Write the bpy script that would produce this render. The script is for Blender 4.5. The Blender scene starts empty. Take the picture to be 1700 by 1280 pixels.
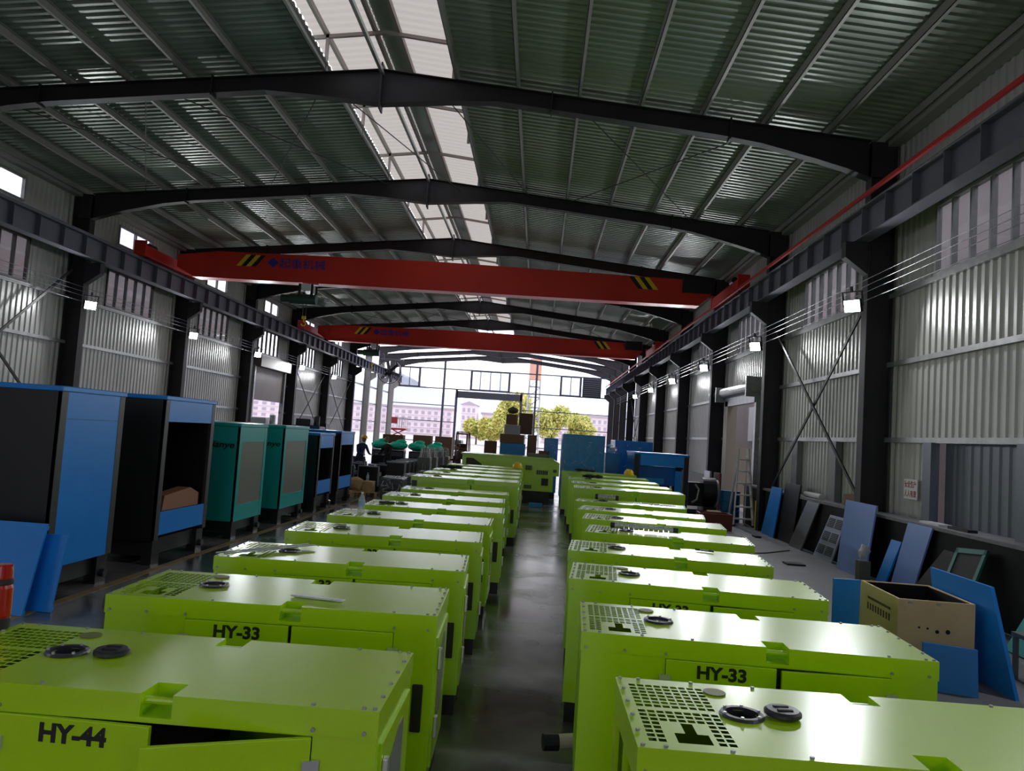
import bpy, bmesh, math, random
from mathutils import Vector, Matrix
random.seed(7)
PI = math.pi
SC = bpy.context.scene
COL = SC.collection
# ------------------------------------------------------------------ camera, world, exposure
cam_d = bpy.data.cameras.new('camera'); cam = bpy.data.objects.new('camera', cam_d); COL.objects.link(cam)
ROLL = math.radians(3.75); F = 1277.0
_dx, _dy = 43.0, -86.0
_rx = _dx*math.cos(ROLL) - _dy*math.sin(ROLL); _ry = _dx*math.sin(ROLL) + _dy*math.cos(ROLL)
YAW = math.atan2(_rx, F); PITCH = math.atan2(-_ry, math.hypot(F, _rx))
fw = Vector((-math.sin(YAW)*math.cos(PITCH), math.cos(YAW)*math.cos(PITCH), math.sin(PITCH)))
r0 = fw.cross(Vector((0, 0, 1))).normalized(); u0 = r0.cross(fw)
rt = r0*math.cos(ROLL) + u0*math.sin(ROLL); up = -r0*math.sin(ROLL) + u0*math.cos(ROLL)
cam.matrix_world = Matrix(((rt.x, up.x, -fw.x, 0), (rt.y, up.y, -fw.y, 0), (rt.z, up.z, -fw.z, 2.1), (0, 0, 0, 1)))
cam_d.sensor_width = 36; cam_d.lens = 36*F/1700; cam_d.clip_end = 600; cam_d.clip_start = .05
SC.camera = cam
SC.view_settings.view_transform = 'Standard'; SC.view_settings.look = 'None'
SC.view_settings.gamma = 1; SC.view_settings.exposure = 0.74
SC.view_settings.use_curve_mapping = False
SC.cycles.use_denoising = True
SC.cycles.max_bounces = 10; SC.cycles.diffuse_bounces = 6; SC.cycles.glossy_bounces = 4
SC.cycles.transmission_bounces = 6; SC.cycles.transparent_max_bounces = 12
SC.cycles.sample_clamp_indirect = 6; SC.cycles.caustics_reflective = False; SC.cycles.caustics_refractive = False

SKY_FRONT, SKY_BACK = 2.3, 1.15
world = bpy.data.worlds.new('overcast_sky'); SC.world = world; world.use_nodes = True
wn = world.node_tree; wn.nodes.clear()
wo = wn.nodes.new('ShaderNodeOutputWorld'); wb = wn.nodes.new('ShaderNodeBackground')
tc = wn.nodes.new('ShaderNodeTexCoord'); nz = wn.nodes.new('ShaderNodeTexNoise'); rp = wn.nodes.new('ShaderNodeValToRGB')
mp = wn.nodes.new('ShaderNodeMapping'); mp.inputs['Scale'].default_value = (1, 1, 4)
nz.inputs['Scale'].default_value = 2.2; nz.inputs['Detail'].default_value = 4
rp.color_ramp.elements[0].position = .35; rp.color_ramp.elements[0].color = (.40, .44, .58, 1)
rp.color_ramp.elements[1].position = .62; rp.color_ramp.elements[1].color = (.93, .91, .98, 1)
wn.links.new(tc.outputs['Generated'], mp.inputs['Vector']); wn.links.new(mp.outputs[0], nz.inputs['Vector'])
wn.links.new(nz.outputs['Fac'], rp.inputs[0]); wn.links.new(rp.outputs[0], wb.inputs[0])
sxw = wn.nodes.new('ShaderNodeSeparateXYZ'); wn.links.new(tc.outputs['Generated'], sxw.inputs[0])
mrw = wn.nodes.new('ShaderNodeMapRange'); mrw.inputs['From Min'].default_value = -.6; mrw.inputs['From Max'].default_value = .9   # brighter sky beyond the gable, heavier cloud behind
mrw.inputs['To Min'].default_value = SKY_BACK; mrw.inputs['To Max'].default_value = SKY_FRONT
wn.links.new(sxw.outputs['Y'], mrw.inputs['Value']); wn.links.new(mrw.outputs[0], wb.inputs[1])
wn.links.new(wb.outputs[0], wo.inputs[0])
LAMP_W = 50.0

# ------------------------------------------------------------------ materials
MATS = {}
def mat(name, col, rough=.5, metal=0., spec=.5, coat=0., crough=.12, noise=None, emit=None, alpha=None, trans=0., nscale=6., bump=0.):
    if name in MATS: return MATS[name]
    m = bpy.data.materials.new(name); m.use_nodes = True; nt = m.node_tree; b = nt.nodes['Principled BSDF']
    b.inputs['Base Color'].default_value = (*col, 1); b.inputs['Roughness'].default_value = rough
    b.inputs['Metallic'].default_value = metal; b.inputs['Specular IOR Level'].default_value = spec
    b.inputs['Coat Weight'].default_value = coat; b.inputs['Coat Roughness'].default_value = crough; b.inputs['Coat IOR'].default_value = 1.5
    b.inputs['Transmission Weight'].default_value = trans
    if alpha is not None: b.inputs['Alpha'].default_value = alpha
    if emit: b.inputs['Emission Color'].default_value = (*emit[0], 1); b.inputs['Emission Strength'].default_value = emit[1]
    if noise or bump:
        t = nt.nodes.new('ShaderNodeTexCoord'); n = nt.nodes.new('ShaderNodeTexNoise'); n.inputs['Scale'].default_value = nscale
        n.inputs['Detail'].default_value = 6; nt.links.new(t.outputs['Object'], n.inputs['Vector'])
        if noise:
            r = nt.nodes.new('ShaderNodeValToRGB'); r.color_ramp.elements[0].position = .3; r.color_ramp.elements[1].position = .7
            r.color_ramp.elements[0].color = (*col, 1); r.color_ramp.elements[1].color = (*noise, 1)
            nt.links.new(n.outputs['Fac'], r.inputs[0]); nt.links.new(r.outputs[0], b.inputs['Base Color'])
        if bump:
            bp = nt.nodes.new('ShaderNodeBump'); bp.inputs['Strength'].default_value = bump; bp.inputs['Distance'].default_value = .02
            nt.links.new(n.outputs['Fac'], bp.inputs['Height']); nt.links.new(bp.outputs[0], b.inputs['Normal'])
    MATS[name] = m; return m
M = dict(
 lime=mat('lime_paint', (.48, .78, .002), .32, noise=(.44, .72, .002), nscale=2., spec=.4, coat=.75, crough=.21),
 black=mat('black_paint', (.010, .011, .013), .38), blackm=mat('matt_black', (.006, .006, .007), .6, spec=.25),
 steel=mat('dark_steel_paint', (.026, .026, .031), .58, spec=.4, noise=(.038, .034, .038), nscale=1.5),
 beam=mat('slate_beam_paint', (.12, .125, .165), .45, noise=(.15, .15, .19), nscale=2.),
 wall=mat('wall_sheet', (.55, .55, .52), .38, metal=.12, noise=(.45, .45, .42), nscale=.7),
 wall2=mat('wall_sheet_grey', (.16, .18, .22), .4, metal=.3),
 roof=mat('roof_sheet', (.32, .38, .30), .34, metal=.2, noise=(.25, .31, .255), nscale=.5),
 purlin=mat('galvanised_steel', (.34, .34, .32), .5, metal=.2), galv=mat('galvanised_bright', (.42, .43, .43), .38, metal=.5, noise=(.3, .31, .31)),
 red=mat('crane_red', (.74, .035, .014), .40, noise=(.66, .03, .016), nscale=1.), yellow=mat('yellow_paint', (.90, .58, .02), .45),
 blue=mat('royal_blue_paint', (.008, .24, .80), .36, noise=(.010, .27, .84), nscale=2.), blue2=mat('wrapped_blue', (.012, .30, .70), .24, noise=(.010, .22, .60), bump=.5, nscale=5.),
 teal=mat('teal_paint', (.012, .40, .38), .32), chrome=mat('bright_steel', (.66, .66, .66), .28, metal=.6), white=mat('white_plastic', (.75, .75, .75), .4),
 greyp=mat('grey_panel', (.17, .18, .17), .5), wood=mat('plywood', (.82, .62, .36), .6, noise=(.74, .54, .29), nscale=3.), pine=mat('pale_pine', (.60, .42, .22), .6, noise=(.5, .33, .16)),
 card=mat('brown_cardboard', (.20, .11, .06), .7), dark=mat('dark_interior', (.004, .005, .005), .6), txt=mat('black_lettering', (.008, .008, .008), .5),
 bluetxt=mat('blue_lettering', (.03, .03, .30), .5), glassy=mat('window_film', (.23, .24, .22), .25), lightgrey=mat('pale_louver_paint', (.42, .46, .62), .4),
 redp=mat('thermos_red', (.42, .008, .010), .2, coat=.6), skin=mat('skin', (.45, .26, .18), .6), navy=mat('navy_cloth', (.02, .03, .08), .85), blackc=mat('black_cloth', (.012, .012, .016), .85),
 hair=mat('dark_hair', (.02, .015, .012), .7), tarp=mat('green_tarp', (.02, .80, .52), .45, bump=.6, nscale=4.), film=mat('clear_wrap', (.75, .78, .82), .15, alpha=.15),
 rust=mat('red_oxide_box', (.20, .035, .025), .55), beige=mat('beige_frame', (.48, .42, .33), .6), tyre=mat('tyre_rubber', (.012, .012, .012), .8), cement=mat('cap_cement', (.26, .26, .27), .7, noise=(.18, .18, .19)),
 leaf=mat('leaf_green', (.48, .55, .12), .6, noise=(.70, .62, .20), nscale=.6), bark=mat('bark', (.10, .07, .05), .9), bwall=mat('hazed_pink_render', (.84, .76, .79), .8), bwin=mat('hazed_far_window', (.48, .42, .50), .4), broof=mat('far_roof', (.48, .42, .47), .8),  # distance haze is mixed into the far building wall and window colours
 brown=mat('brown_sheet', (.25, .20, .19), .5, noise=(.20, .16, .15), nscale=1.), brick=mat('orange_tank', (.75, .40, .30), .7), orange=mat('pale_yellow_post', (.75, .50, .05), .5), wrap=mat('silver_wrap', (.55, .56, .58), .3, metal=.4, bump=.8, nscale=20.),
 water=mat('bottle_plastic', (.7, .78, .9), .05, alpha=.35), engine=mat('engine_dark', (.012, .014, .02), .4, metal=.3), engblue=mat('engine_blue', (.02, .045, .14), .4), copper=mat('brown_lining', (.30, .12, .06), .6),
 ground=mat('outdoor_concrete', (.62, .55, .54), .9, noise=(.5, .45, .44), nscale=.2), hill=mat('hazy_hill', (.66, .68, .82), 1.), cap=mat('dark_plastic', (.025, .025, .035), .4), lens=mat('lamp_lens', (1, 1, 1), .3, emit=((.95, .97, 1.0), 26.)),
)
# translucent skylight sheet
ms = bpy.data.materials.new('translucent_sheet'); ms.use_nodes = True; nt = ms.node_tree; nt.nodes.clear()
o_ = nt.nodes.new('ShaderNodeOutputMaterial'); mx = nt.nodes.new('ShaderNodeMixShader'); tr = nt.nodes.new('ShaderNodeBsdfTranslucent'); df = nt.nodes.new('ShaderNodeBsdfDiffuse')
tr.inputs[0].default_value = (.37, .34, .29, 1); df.inputs[0].default_value = (.55, .52, .47, 1); mx.inputs[0].default_value = .25
nt.links.new(tr.outputs[0], mx.inputs[1]); nt.links.new(df.outputs[0], mx.inputs[2]); nt.links.new(mx.outputs[0], o_.inputs[0]); M['skylight'] = ms
# window glass: thin, mostly clear, some gloss
mg = bpy.data.materials.new('window_glass'); mg.use_nodes = True; nt = mg.node_tree; nt.nodes.clear()
o_ = nt.nodes.new('ShaderNodeOutputMaterial'); mx = nt.nodes.new('ShaderNodeMixShader'); tr = nt.nodes.new('ShaderNodeBsdfTransparent'); gl = nt.nodes.new('ShaderNodeBsdfGlossy')
tr.inputs[0].default_value = (.85, .86, .86, 1); gl.inputs[0].default_value = (.9, .9, .9, 1); gl.inputs[1].default_value = .05; mx.inputs[0].default_value = .14
nt.links.new(tr.outputs[0], mx.inputs[1]); nt.links.new(gl.outputs[0], mx.inputs[2]); nt.links.new(mx.outputs[0], o_.inputs[0]); M['glass'] = mg
# floor: dark glossy sealed concrete, dusty pale grey strip on the right
mf = bpy.data.materials.new('sealed_floor'); mf.use_nodes = True; nt = mf.node_tree; b = nt.nodes['Principled BSDF']
t = nt.nodes.new('ShaderNodeTexCoord'); sx = nt.nodes.new('ShaderNodeSeparateXYZ'); nt.links.new(t.outputs['Object'], sx.inputs[0])
n1 = nt.nodes.new('ShaderNodeTexNoise'); n1.inputs['Scale'].default_value = .9; n1.inputs['Detail'].default_value = 7; nt.links.new(t.outputs['Object'], n1.inputs['Vector'])
r1 = nt.nodes.new('ShaderNodeValToRGB'); r1.color_ramp.elements[0].color = (.042, .050, .045, 1); r1.color_ramp.elements[1].color = (.24, .24, .23, 1)
r1.color_ramp.elements[0].position = .35; r1.color_ramp.elements[1].position = .7; nt.links.new(n1.outputs['Fac'], r1.inputs[0])
mr = nt.nodes.new('ShaderNodeMapRange'); mr.inputs['From Min'].default_value = 2.6; mr.inputs['From Max'].default_value = 3.4; nt.links.new(sx.outputs['X'], mr.inputs['Value'])
mc = nt.nodes.new('ShaderNodeMixRGB'); nt.links.new(mr.outputs[0], mc.inputs[0]); nt.links.new(r1.outputs[0], mc.inputs[1]); mc.inputs[2].default_value = (.17, .17, .185, 1)
nt.links.new(mc.outputs[0], b.inputs['Base Color'])
r2 = nt.nodes.new('ShaderNodeMapRange'); r2.inputs['To Min'].default_value = .02; r2.inputs['To Max'].default_value = .42; nt.links.new(n1.outputs['Fac'], r2.inputs['Value'])
r3 = nt.nodes.new('ShaderNodeMath'); r3.operation = 'MULTIPLY_ADD'; r3.inputs[1].default_value = .35; nt.links.new(mr.outputs[0], r3.inputs[0]); nt.links.new(r2.outputs[0], r3.inputs[2])
nt.links.new(r3.outputs[0], b.inputs['Roughness']); M['floor'] = mf

# ------------------------------------------------------------------ mesh helpers
class MB:
    def __init__(s): s.bm = bmesh.new(); s.mi = 0
    def poly(s, pts, faces):
        v = [s.bm.verts.new(p) for p in pts]
        for f in faces: s.bm.faces.new([v[i] for i in f]).material_index = s.mi
        return s
    def box(s, x0, x1, y0, y1, z0, z1, mtx=None):
        p = [Vector(q) for q in ((x0,y0,z0),(x1,y0,z0),(x1,y1,z0),(x0,y1,z0),(x0,y0,z1),(x1,y0,z1),(x1,y1,z1),(x0,y1,z1))]
        if mtx: p = [mtx @ q for q in p]
        return s.poly(p, ((3,2,1,0),(4,5,6,7),(0,1,5,4),(1,2,6,5),(2,3,7,6),(3,0,4,7)))
    def cyl(s, a, b, r, n=10, r2=None, cap=True):
        a = Vector(a); b = Vector(b); d = b - a
        if d.length < 1e-6: return s
        q = d.to_track_quat('Z', 'Y'); r2 = r if r2 is None else r2
        A = [a + q @ Vector((r*math.cos(2*PI*i/n), r*math.sin(2*PI*i/n), 0)) for i in range(n)]
        B = [b + q @ Vector((r2*math.cos(2*PI*i/n), r2*math.sin(2*PI*i/n), 0)) for i in range(n)]
        f = [(i, (i+1) % n, n+(i+1) % n, n+i) for i in range(n)]
        if cap: f += [tuple(range(n-1, -1, -1)), tuple(range(n, 2*n))]
        return s.poly(A+B, f)
    def tube(s, pts, r, n=8):
        for a, b in zip(pts[:-1], pts[1:]): s.cyl(a, b, r, n)
        return s
    def bar(s, a, b, w, h):
        a = Vector(a); b = Vector(b); d = b-a; L = d.length
        q = d.to_track_quat('X', 'Z').to_matrix().to_4x4(); q.translation = a
        return s.box(0, L, -w/2, w/2, -h/2, h/2, q)
    def lathe(s, prof, c=(0,0,0), n=20):
        c = Vector(c); rings = []
        for r, z in prof: rings.append([s.bm.verts.new(c+Vector((r*math.cos(2*PI*i/n), r*math.sin(2*PI*i/n), z))) for i in range(n)])
        for a, b in zip(rings[:-1], rings[1:]):
            for i in range(n): s.bm.faces.new((a[i], a[(i+1) % n], b[(i+1) % n], b[i]))
        s.bm.faces.new(rings[0][::-1]); s.bm.faces.new(rings[-1]); return s
    def prism(s, pts, v, ):                      # planar polygon swept by vector v
        v = Vector(v); n = len(pts); P = [Vector(p) for p in pts]
        return s.poly(P+[p+v for p in P], [tuple(range(n)), tuple(range(2*n-1, n-1, -1))]+[(i, n+i, n+(i+1) % n, (i+1) % n) for i in range(n)])
    def ball(s, c, r, sub=2, sc=(1,1,1), jit=0., rnd=random):
        g = bmesh.ops.create_icosphere(s.bm, subdivisions=sub, radius=1)
        for v in g['verts']:
            k = 1 + (rnd.uniform(-jit, jit) if jit else 0)
            v.co = Vector(c)+Vector((v.co.x*r*sc[0]*k, v.co.y*r*sc[1]*k, v.co.z*r*sc[2]*k))
        return s
    def build(s, name, m, parent=None, loc=None, smooth=False, bevel=0., norm=True):
        if norm: bmesh.ops.recalc_face_normals(s.bm, faces=s.bm.faces[:])
        me = bpy.data.meshes.new(name); s.bm.to_mesh(me); s.bm.free()
        for q in (m if isinstance(m, list) else [m]): me.materials.append(q)
        if smooth:
            for p in me.polygons: p.use_smooth = True
        o = bpy.data.objects.new(name, me); COL.objects.link(o)
        if parent: o.parent = parent
        if loc: o.location = loc
        if bevel:
            b = o.modifiers.new('bevel', 'BEVEL'); b.width = bevel; b.segments = 2; b.limit_method = 'ANGLE'
        return o
def tag(o, label=None, cat=None, group=None, kind=None):
    if label: o['label'] = label
    if cat: o['category'] = cat
    if group: o['group'] = group
    if kind: o['kind'] = kind
    return o
def thing(name, label, cat, loc=(0,0,0), rz=0., group=None):
    o = bpy.data.objects.new(name, None); COL.objects.link(o); o.location = loc; o.rotation_euler = (0,0,rz); o.empty_display_size = .2
    return tag(o, label, cat, group)
def struct(o): o['kind'] = 'structure'; return o
def copy_tree(o, parent=None):
    c = o.copy(); COL.objects.link(c)
    if parent: c.parent = parent
    for ch in list(o.children): copy_tree(ch, c)
    return c
def kids(o):
    return [c for c in bpy.data.objects if c.parent == o]
def dup(o, loc, rz=0., label=None, group=None):
    def rec(src, par):
        c = src.copy(); COL.objects.link(c)
        if par: c.parent = par
        for ch in kids(src):
            if ch.name != c.name: rec(ch, c)
        return c
    c = rec(o, None); c.location = loc; c.rotation_euler = (0,0,rz)
    if label: c['label'] = label
    if group: c['group'] = group
    return c
def text_mesh(name, s, size, m, parent, loc, rot, bold=.0, shear=0., extrude=.001, width=None, align='LEFT'):
    cu = bpy.data.curves.new(name, 'FONT'); cu.body = s; cu.size = size; cu.extrude = extrude; cu.offset = bold; cu.shear = shear; cu.align_x = align
    t = bpy.data.objects.new(name, cu); COL.objects.link(t)
    dg = bpy.context.evaluated_depsgraph_get(); me = bpy.data.meshes.new_from_object(t.evaluated_get(dg))
    bpy.data.objects.remove(t); me.name = name; me.materials.clear(); me.materials.append(m)
    if width:
        xs = [v.co.x for v in me.vertices]; k = width/max(1e-6, max(xs)-min(xs))
        for v in me.vertices: v.co.x *= k
    o = bpy.data.objects.new(name, me); COL.objects.link(o); o.location = loc; o.rotation_euler = rot
    if parent: o.parent = parent
    return o

# ------------------------------------------------------------------ the building
XR, XL, XM = 5.98, -12.95, -3.49             # column inner faces, ridge line
WR, WL = 6.50, -13.45                        # wall sheets
FR = [14.59, 20.99, 27.39, 33.79, 40.19, 46.59, 53.0, 57.8, 62.6, 67.4]
FRB = [-4.61, 1.79, 8.19] + FR               # frames from behind the camera to the far gable
Y0, Y1 = -8.0, 53.4
def ztop(x): return 9.08 - .10*abs(x-XM)
def zroof(x): return ztop(x) + .19

def corr_wall(name, x, rects, m, side, pitch=.2, dep=.024):
    mb = MB(); bm = mb.bm
    for (a, b, z0, z1) in rects:
        n = max(1, round((b-a)/pitch)); st = (b-a)/n; pts = []
        for i in range(n):
            y = a+i*st
            pts += [(y, 0), (y+st*.30, 0), (y+st*.45, dep), (y+st*.80, dep), (y+st*.95, 0)]
        pts.append((b, 0))
        lo = [bm.verts.new((x+side*d, y, z0)) for y, d in pts]; hi = [bm.verts.new((x+side*d, y, z1)) for y, d in pts]
        for i in range(len(pts)-1): bm.faces.new((lo[i], lo[i+1], hi[i+1], hi[i]))
    return struct(mb.build(name, m, norm=False))
def bays(k0=-99): return list(zip(FRB[:-1], FRB[1:]))
# floor
struct(MB().box(-14.2, 7.2, Y0, 68.2, -.12, 0).build('floor', M['floor']))
struct(MB().box(-220, 220, 68.2, 420, -.5, -.10).build('outdoor_ground', M['ground']))
struct(MB().box(-60, -14.2, -30, 68.2, -.5, -.10).build('side_yard', M['ground']))
struct(MB().box(7.2, 60, -30, 68.2, -.5, -.10).build('side_yard', M['ground']))
struct(MB().box(-14.2, 7.2, -60, Y0, -.5, -.10).build('front_yard', M['ground']))
line_m = mat('worn_floor_line', (.34, .23, .09), .5, noise=(.18, .14, .08), nscale=3.)
struct(MB().box(-5.09, -4.97, Y0, 60, .0, .004).build('trim_1', line_m))
# right wall
rr = []; lr = []
for i, (a, b) in enumerate(bays()):
    c = (a+b)/2
    top = 8.16
    # right
    if b > 53.1: continue
    h = 1.6 if b-a > 5.5 else 1.3
    if a == FR[1]:                                  # door bay
        rr += [(a, 22.9, 1.1, 3.72), (26.5, b, 1.1, 3.72), (a, b, 3.72, 5.22)]
    elif a == FR[0]: rr += [(a, 17.0, 1.1, 2.43), (17.0, 19.3, 1.1, 2.43), (19.3, b, 1.1, 2.43), (a, b, 2.43, 5.22)]
    elif a == 8.19: rr += [(a, 10.4, 1.1, 2.43), (12.8, b, 1.1, 2.43), (a, b, 2.43, 5.22)]
    else: rr += [(a, b, 1.1, 5.22)]
    rr += [(a, c-h, 5.22, 6.45), (c+h, b, 5.22, 6.45), (a, b, 6.45, top)]
    # left
    if a == FR[3]: lr += [(a, 35.2, 0, 4.6), (39.3, b, 0, 4.6), (a, b, 4.6, 5.22)]
    else: lr += [(a, b, 0, 5.22)]
    lr += [(a, c-1.4, 5.22, 6.38), (c+1.4, b, 5.22, 6.38), (a, b, 6.38, 7.22), (a, c-1.0, 7.22, 7.86), (c+1.0, b, 7.22, 7.86), (a, b, 7.86, top)]
corr_wall('wall_right', WR, rr, M['wall'], 1)
corr_wall('wall_left', WL, lr, M['wall'], -1)
corr_wall('door_1', WR+.14, [(10.4, 12.8, 1.1, 2.43)], M['wall2'], 1, pitch=.24)
# dado wall with cap on the right
struct(MB().box(6.12, 6.62, Y0, 22.9, 0, 1.09).build('baseboard_right', M['blackm']))
struct(MB().box(6.08, 6.64, Y0, 22.9, 1.09, 1.14).build('trim_2', M['cement']))
struct(MB().box(6.30, 6.62, 26.5, 53.2, 0, 1.1).build('baseboard_right', M['cement']))
_bw = MB(); _bw.box(-13.6, -7, -8.1, -8, 0, 8.2).box(1, 6.7, -8.1, -8, 0, 8.2).box(-7, 1, -8.1, -8, 5.0, 9.0)
struct(_bw.build('added_end_wall', M['wall']))  # unseen end wall, added to cut daylight on the canopy fronts
# girts (horizontal wall rails)
def rail(x, y0, y1, z, side, m=M['galv'], w=.07, h=.09):
    mb = MB(); mb.box(min(x, x-side*w), max(x, x-side*w), y0, y1, z-h/2, z+h/2); return struct(mb.build('wall_rail', m))
for (a, b) in bays():
    for z in (2.47, 3.87, 5.17):
        if a == FR[1] and z < 3.7: rail(WR, a, 22.9, z, 1); rail(WR, 26.5, b, z, 1)
        else: rail(WR, a, b, z, 1)
    for z in (2.5, 3.90, 5.16):
        if a == FR[3] and z < 4.6: rail(WL, a, 35.2, z, -1); rail(WL, 39.3, b, z, -1)
        else: rail(WL, a, b, z, -1)
# eave beams
struct(MB().box(WR-.22, WR, Y0, Y1, 8.02, 8.22).build('eave_beam', M['purlin']))
struct(MB().box(WL, WL+.22, Y0, Y1, 8.02, 8.22).build('eave_beam', M['purlin']))
# windows
WN = [0]
def window(x, side, c, h, z0, z1, n=4, fm=M['galv']):
    WN[0] += 1
    w = struct(bpy.data.objects.new('window_%d' % WN[0], None)); COL.objects.link(w); w.location = (x, c, z0)
    mb = MB(); t = .05; H = z1-z0
    mb.box(-.05, .05, -h, h, 0, t).box(-.05, .05, -h, h, H-t, H)
    for i in range(n+1):
        y = -h + (2*h)*i/n; y = min(max(y, -h+t/2), h-t/2); mb.box(-.045, .045, y-t/2, y+t/2, t, H-t)
    mb.build('window_frame', fm, w)
    MB().box(-.006, .006, -h+t, h-t, t, H-t).build('pane', M['glass'], w)
    struct(w)
darkf = mat('dark_window_frame', (.06, .055, .055), .5)
for i, (a, b) in enumerate(bays()):
    if b > 53.1: continue
    c = (a+b)/2; h = 1.6
    window(WR, 1, c, h, 5.22, 6.45, 6, M['galv'])
    if b <= 53.1:
        window(WL, -1, c, 1.4, 5.22, 6.38, 5, darkf); window(WL, -1, c, 1.0, 7.22, 7.86, 2, M['galv'])
# grey posts beside the blocked door openings
for y in (12.85, 10.35): struct(MB().box(6.36, 6.50, y-.13, y+.13, 1.1, 2.43).build('door_post', M['wall2']))
for y in (16.9, 19.35): struct(MB().box(6.36, 6.50, y-.2, y+.2, 1.14, 2.43).build('door_post', mat('grey_post', (.22, .23, .24), .5)))

# neighbouring sheds seen through windows and doors
for nm, x0, x1, y0, y1, h in (('neighbour_shed', 10.6, 24, -6, 60, 9.6), ('neighbour_shed', -30, -19.0, 0, 50, 8.6)):
    t = thing(nm, 'long brown metal shed standing beyond the %s wall windows' % ('right' if x0 > 0 else 'left'), 'shed', ((x0+x1)/2, (y0+y1)/2, -.1))
    w, d = (x1-x0)/2, (y1-y0)/2
    MB().box(-w, w, -d, d, 0, h).build('wall', M['brown'], t)
    MB().prism([(-w-.4, -d, h), (w+.4, -d, h), (0, -d, h+1.4)], (0, 2*d, 0)).build('roof', M['broof'], t)
    s = -1 if x0 > 0 else 1
    for k in range(6):
        yy = -d+3+k*(2*d-6)/5 if x0 < 0 else -27+7+k*7.7
        MB().box(s*w-.04, s*w+.04, yy-1.5, yy+1.5, 2.7, 4.4).build('window', M['white'], t)
# side door on the right (open), frame, roller box
struct(MB().box(6.30, 6.62, 26.1, 26.55, 0, 3.72).build('door_2', M['beige']))
struct(MB().box(6.34, 6.62, 22.85, 23.05, 0, 3.72).build('door_frame', M['galv']))
struct(MB().cyl((6.25, 22.7, 4.0), (6.25, 28.1, 4.0), .17, 16).box(6.0, 6.48, 22.75, 22.85, 3.7, 4.3).box(6.0, 6.48, 26.6, 26.68, 3.7, 4.2).build('roller_shutter', M['galv']))
struct(MB().box(6.30, 6.48, 22.9, 26.5, 3.55, 3.85).build('door_header', M['galv']))
t = thing('site_cabin', 'small teal and cream cabin outside the open right side door', 'cabin', (8.4, 33.8, -.1))
MB().box(-.9, .9, -1.6, 1.6, 0, 2.3).build('wall', M['beige'], t); MB().box(-.93, -.3, -1.66, -1.6, .5, 1.9).build('door', M['teal'], t)
# left roller door: shutter box, half-lowered curtain
struct(MB().box(-13.45, -13.0, 35.1, 39.4, 4.55, 5.05).build('roller_shutter', M['brown']))
struct(MB().box(-13.42, -13.36, 35.2, 39.3, 3.0, 4.6).build('door_3', M['brown']))
struct(MB().box(-13.45, -13.25, 35.05, 35.2, 0, 4.6).box(-13.45, -13.25, 39.3, 39.45, 0, 4.6).build('door_frame', M['galv']))
t = thing('flatbed_truck', 'pale truck body parked beyond the left roller door', 'truck', (-15.6, 37.5, -.1))
MB().box(-1, 1, -3, 3, .8, 2.15).build('cargo_body', M['lightgrey'], t); MB().box(-.9, .9, 3.0, 4.6, .5, 2.3).build('cab', M['white'], t)
for sx_ in (-.9, .9):
    for yy in (-2, 3.6): MB().cyl((sx_-.12, yy, .45), (sx_+.12, yy, .45), .45, 16).build('wheel', M['tyre'], t)

# columns
def column(x, y, side, z1, lit_tone=False):
    # side +1: inner face at x, web runs outward
    mb = MB(); d = .48*side
    xa, xb = sorted((x, x+.02*side)); mb.box(xa, xb, y-.125, y+.125, 0, z1)
    xa, xb = sorted((x+d-.02*side, x+d)); mb.box(xa, xb, y-.125, y+.125, 0, z1)
    xa, xb = sorted((x+.02*side, x+d-.02*side)); mb.box(xa, xb, y-.012, y+.012, 0, z1)
    # corbel carrying the runway beam
    p = [(x, y-.1, 6.16), (x-.42*side, y-.1, 6.16), (x-.42*side, y-.1, 5.86), (x, y-.1, 5.55)]
    mb.prism(p, (0, .2, 0))
    return struct(mb.build('steel_column', M['purlin'] if lit_tone else M['steel']))  # daylight on the far left columns is put into a paler material
for k, y in enumerate(FRB):
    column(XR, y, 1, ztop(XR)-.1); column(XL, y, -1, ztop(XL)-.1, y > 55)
flash = mat('pale_flashing', (.55, .54, .50), .45)
for y in FRB[:9]:
    for dy in (-.27, .27):
        struct(MB().box(WR-.04, WR+.005, y+dy-.035, y+dy+.035, 1.15, 8.0).build('flashing_strip', flash)); struct(MB().box(WL-.005, WL+.04, y+dy-.035, y+dy+.035, 0, 8.0).build('flashing_strip', flash))
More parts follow.
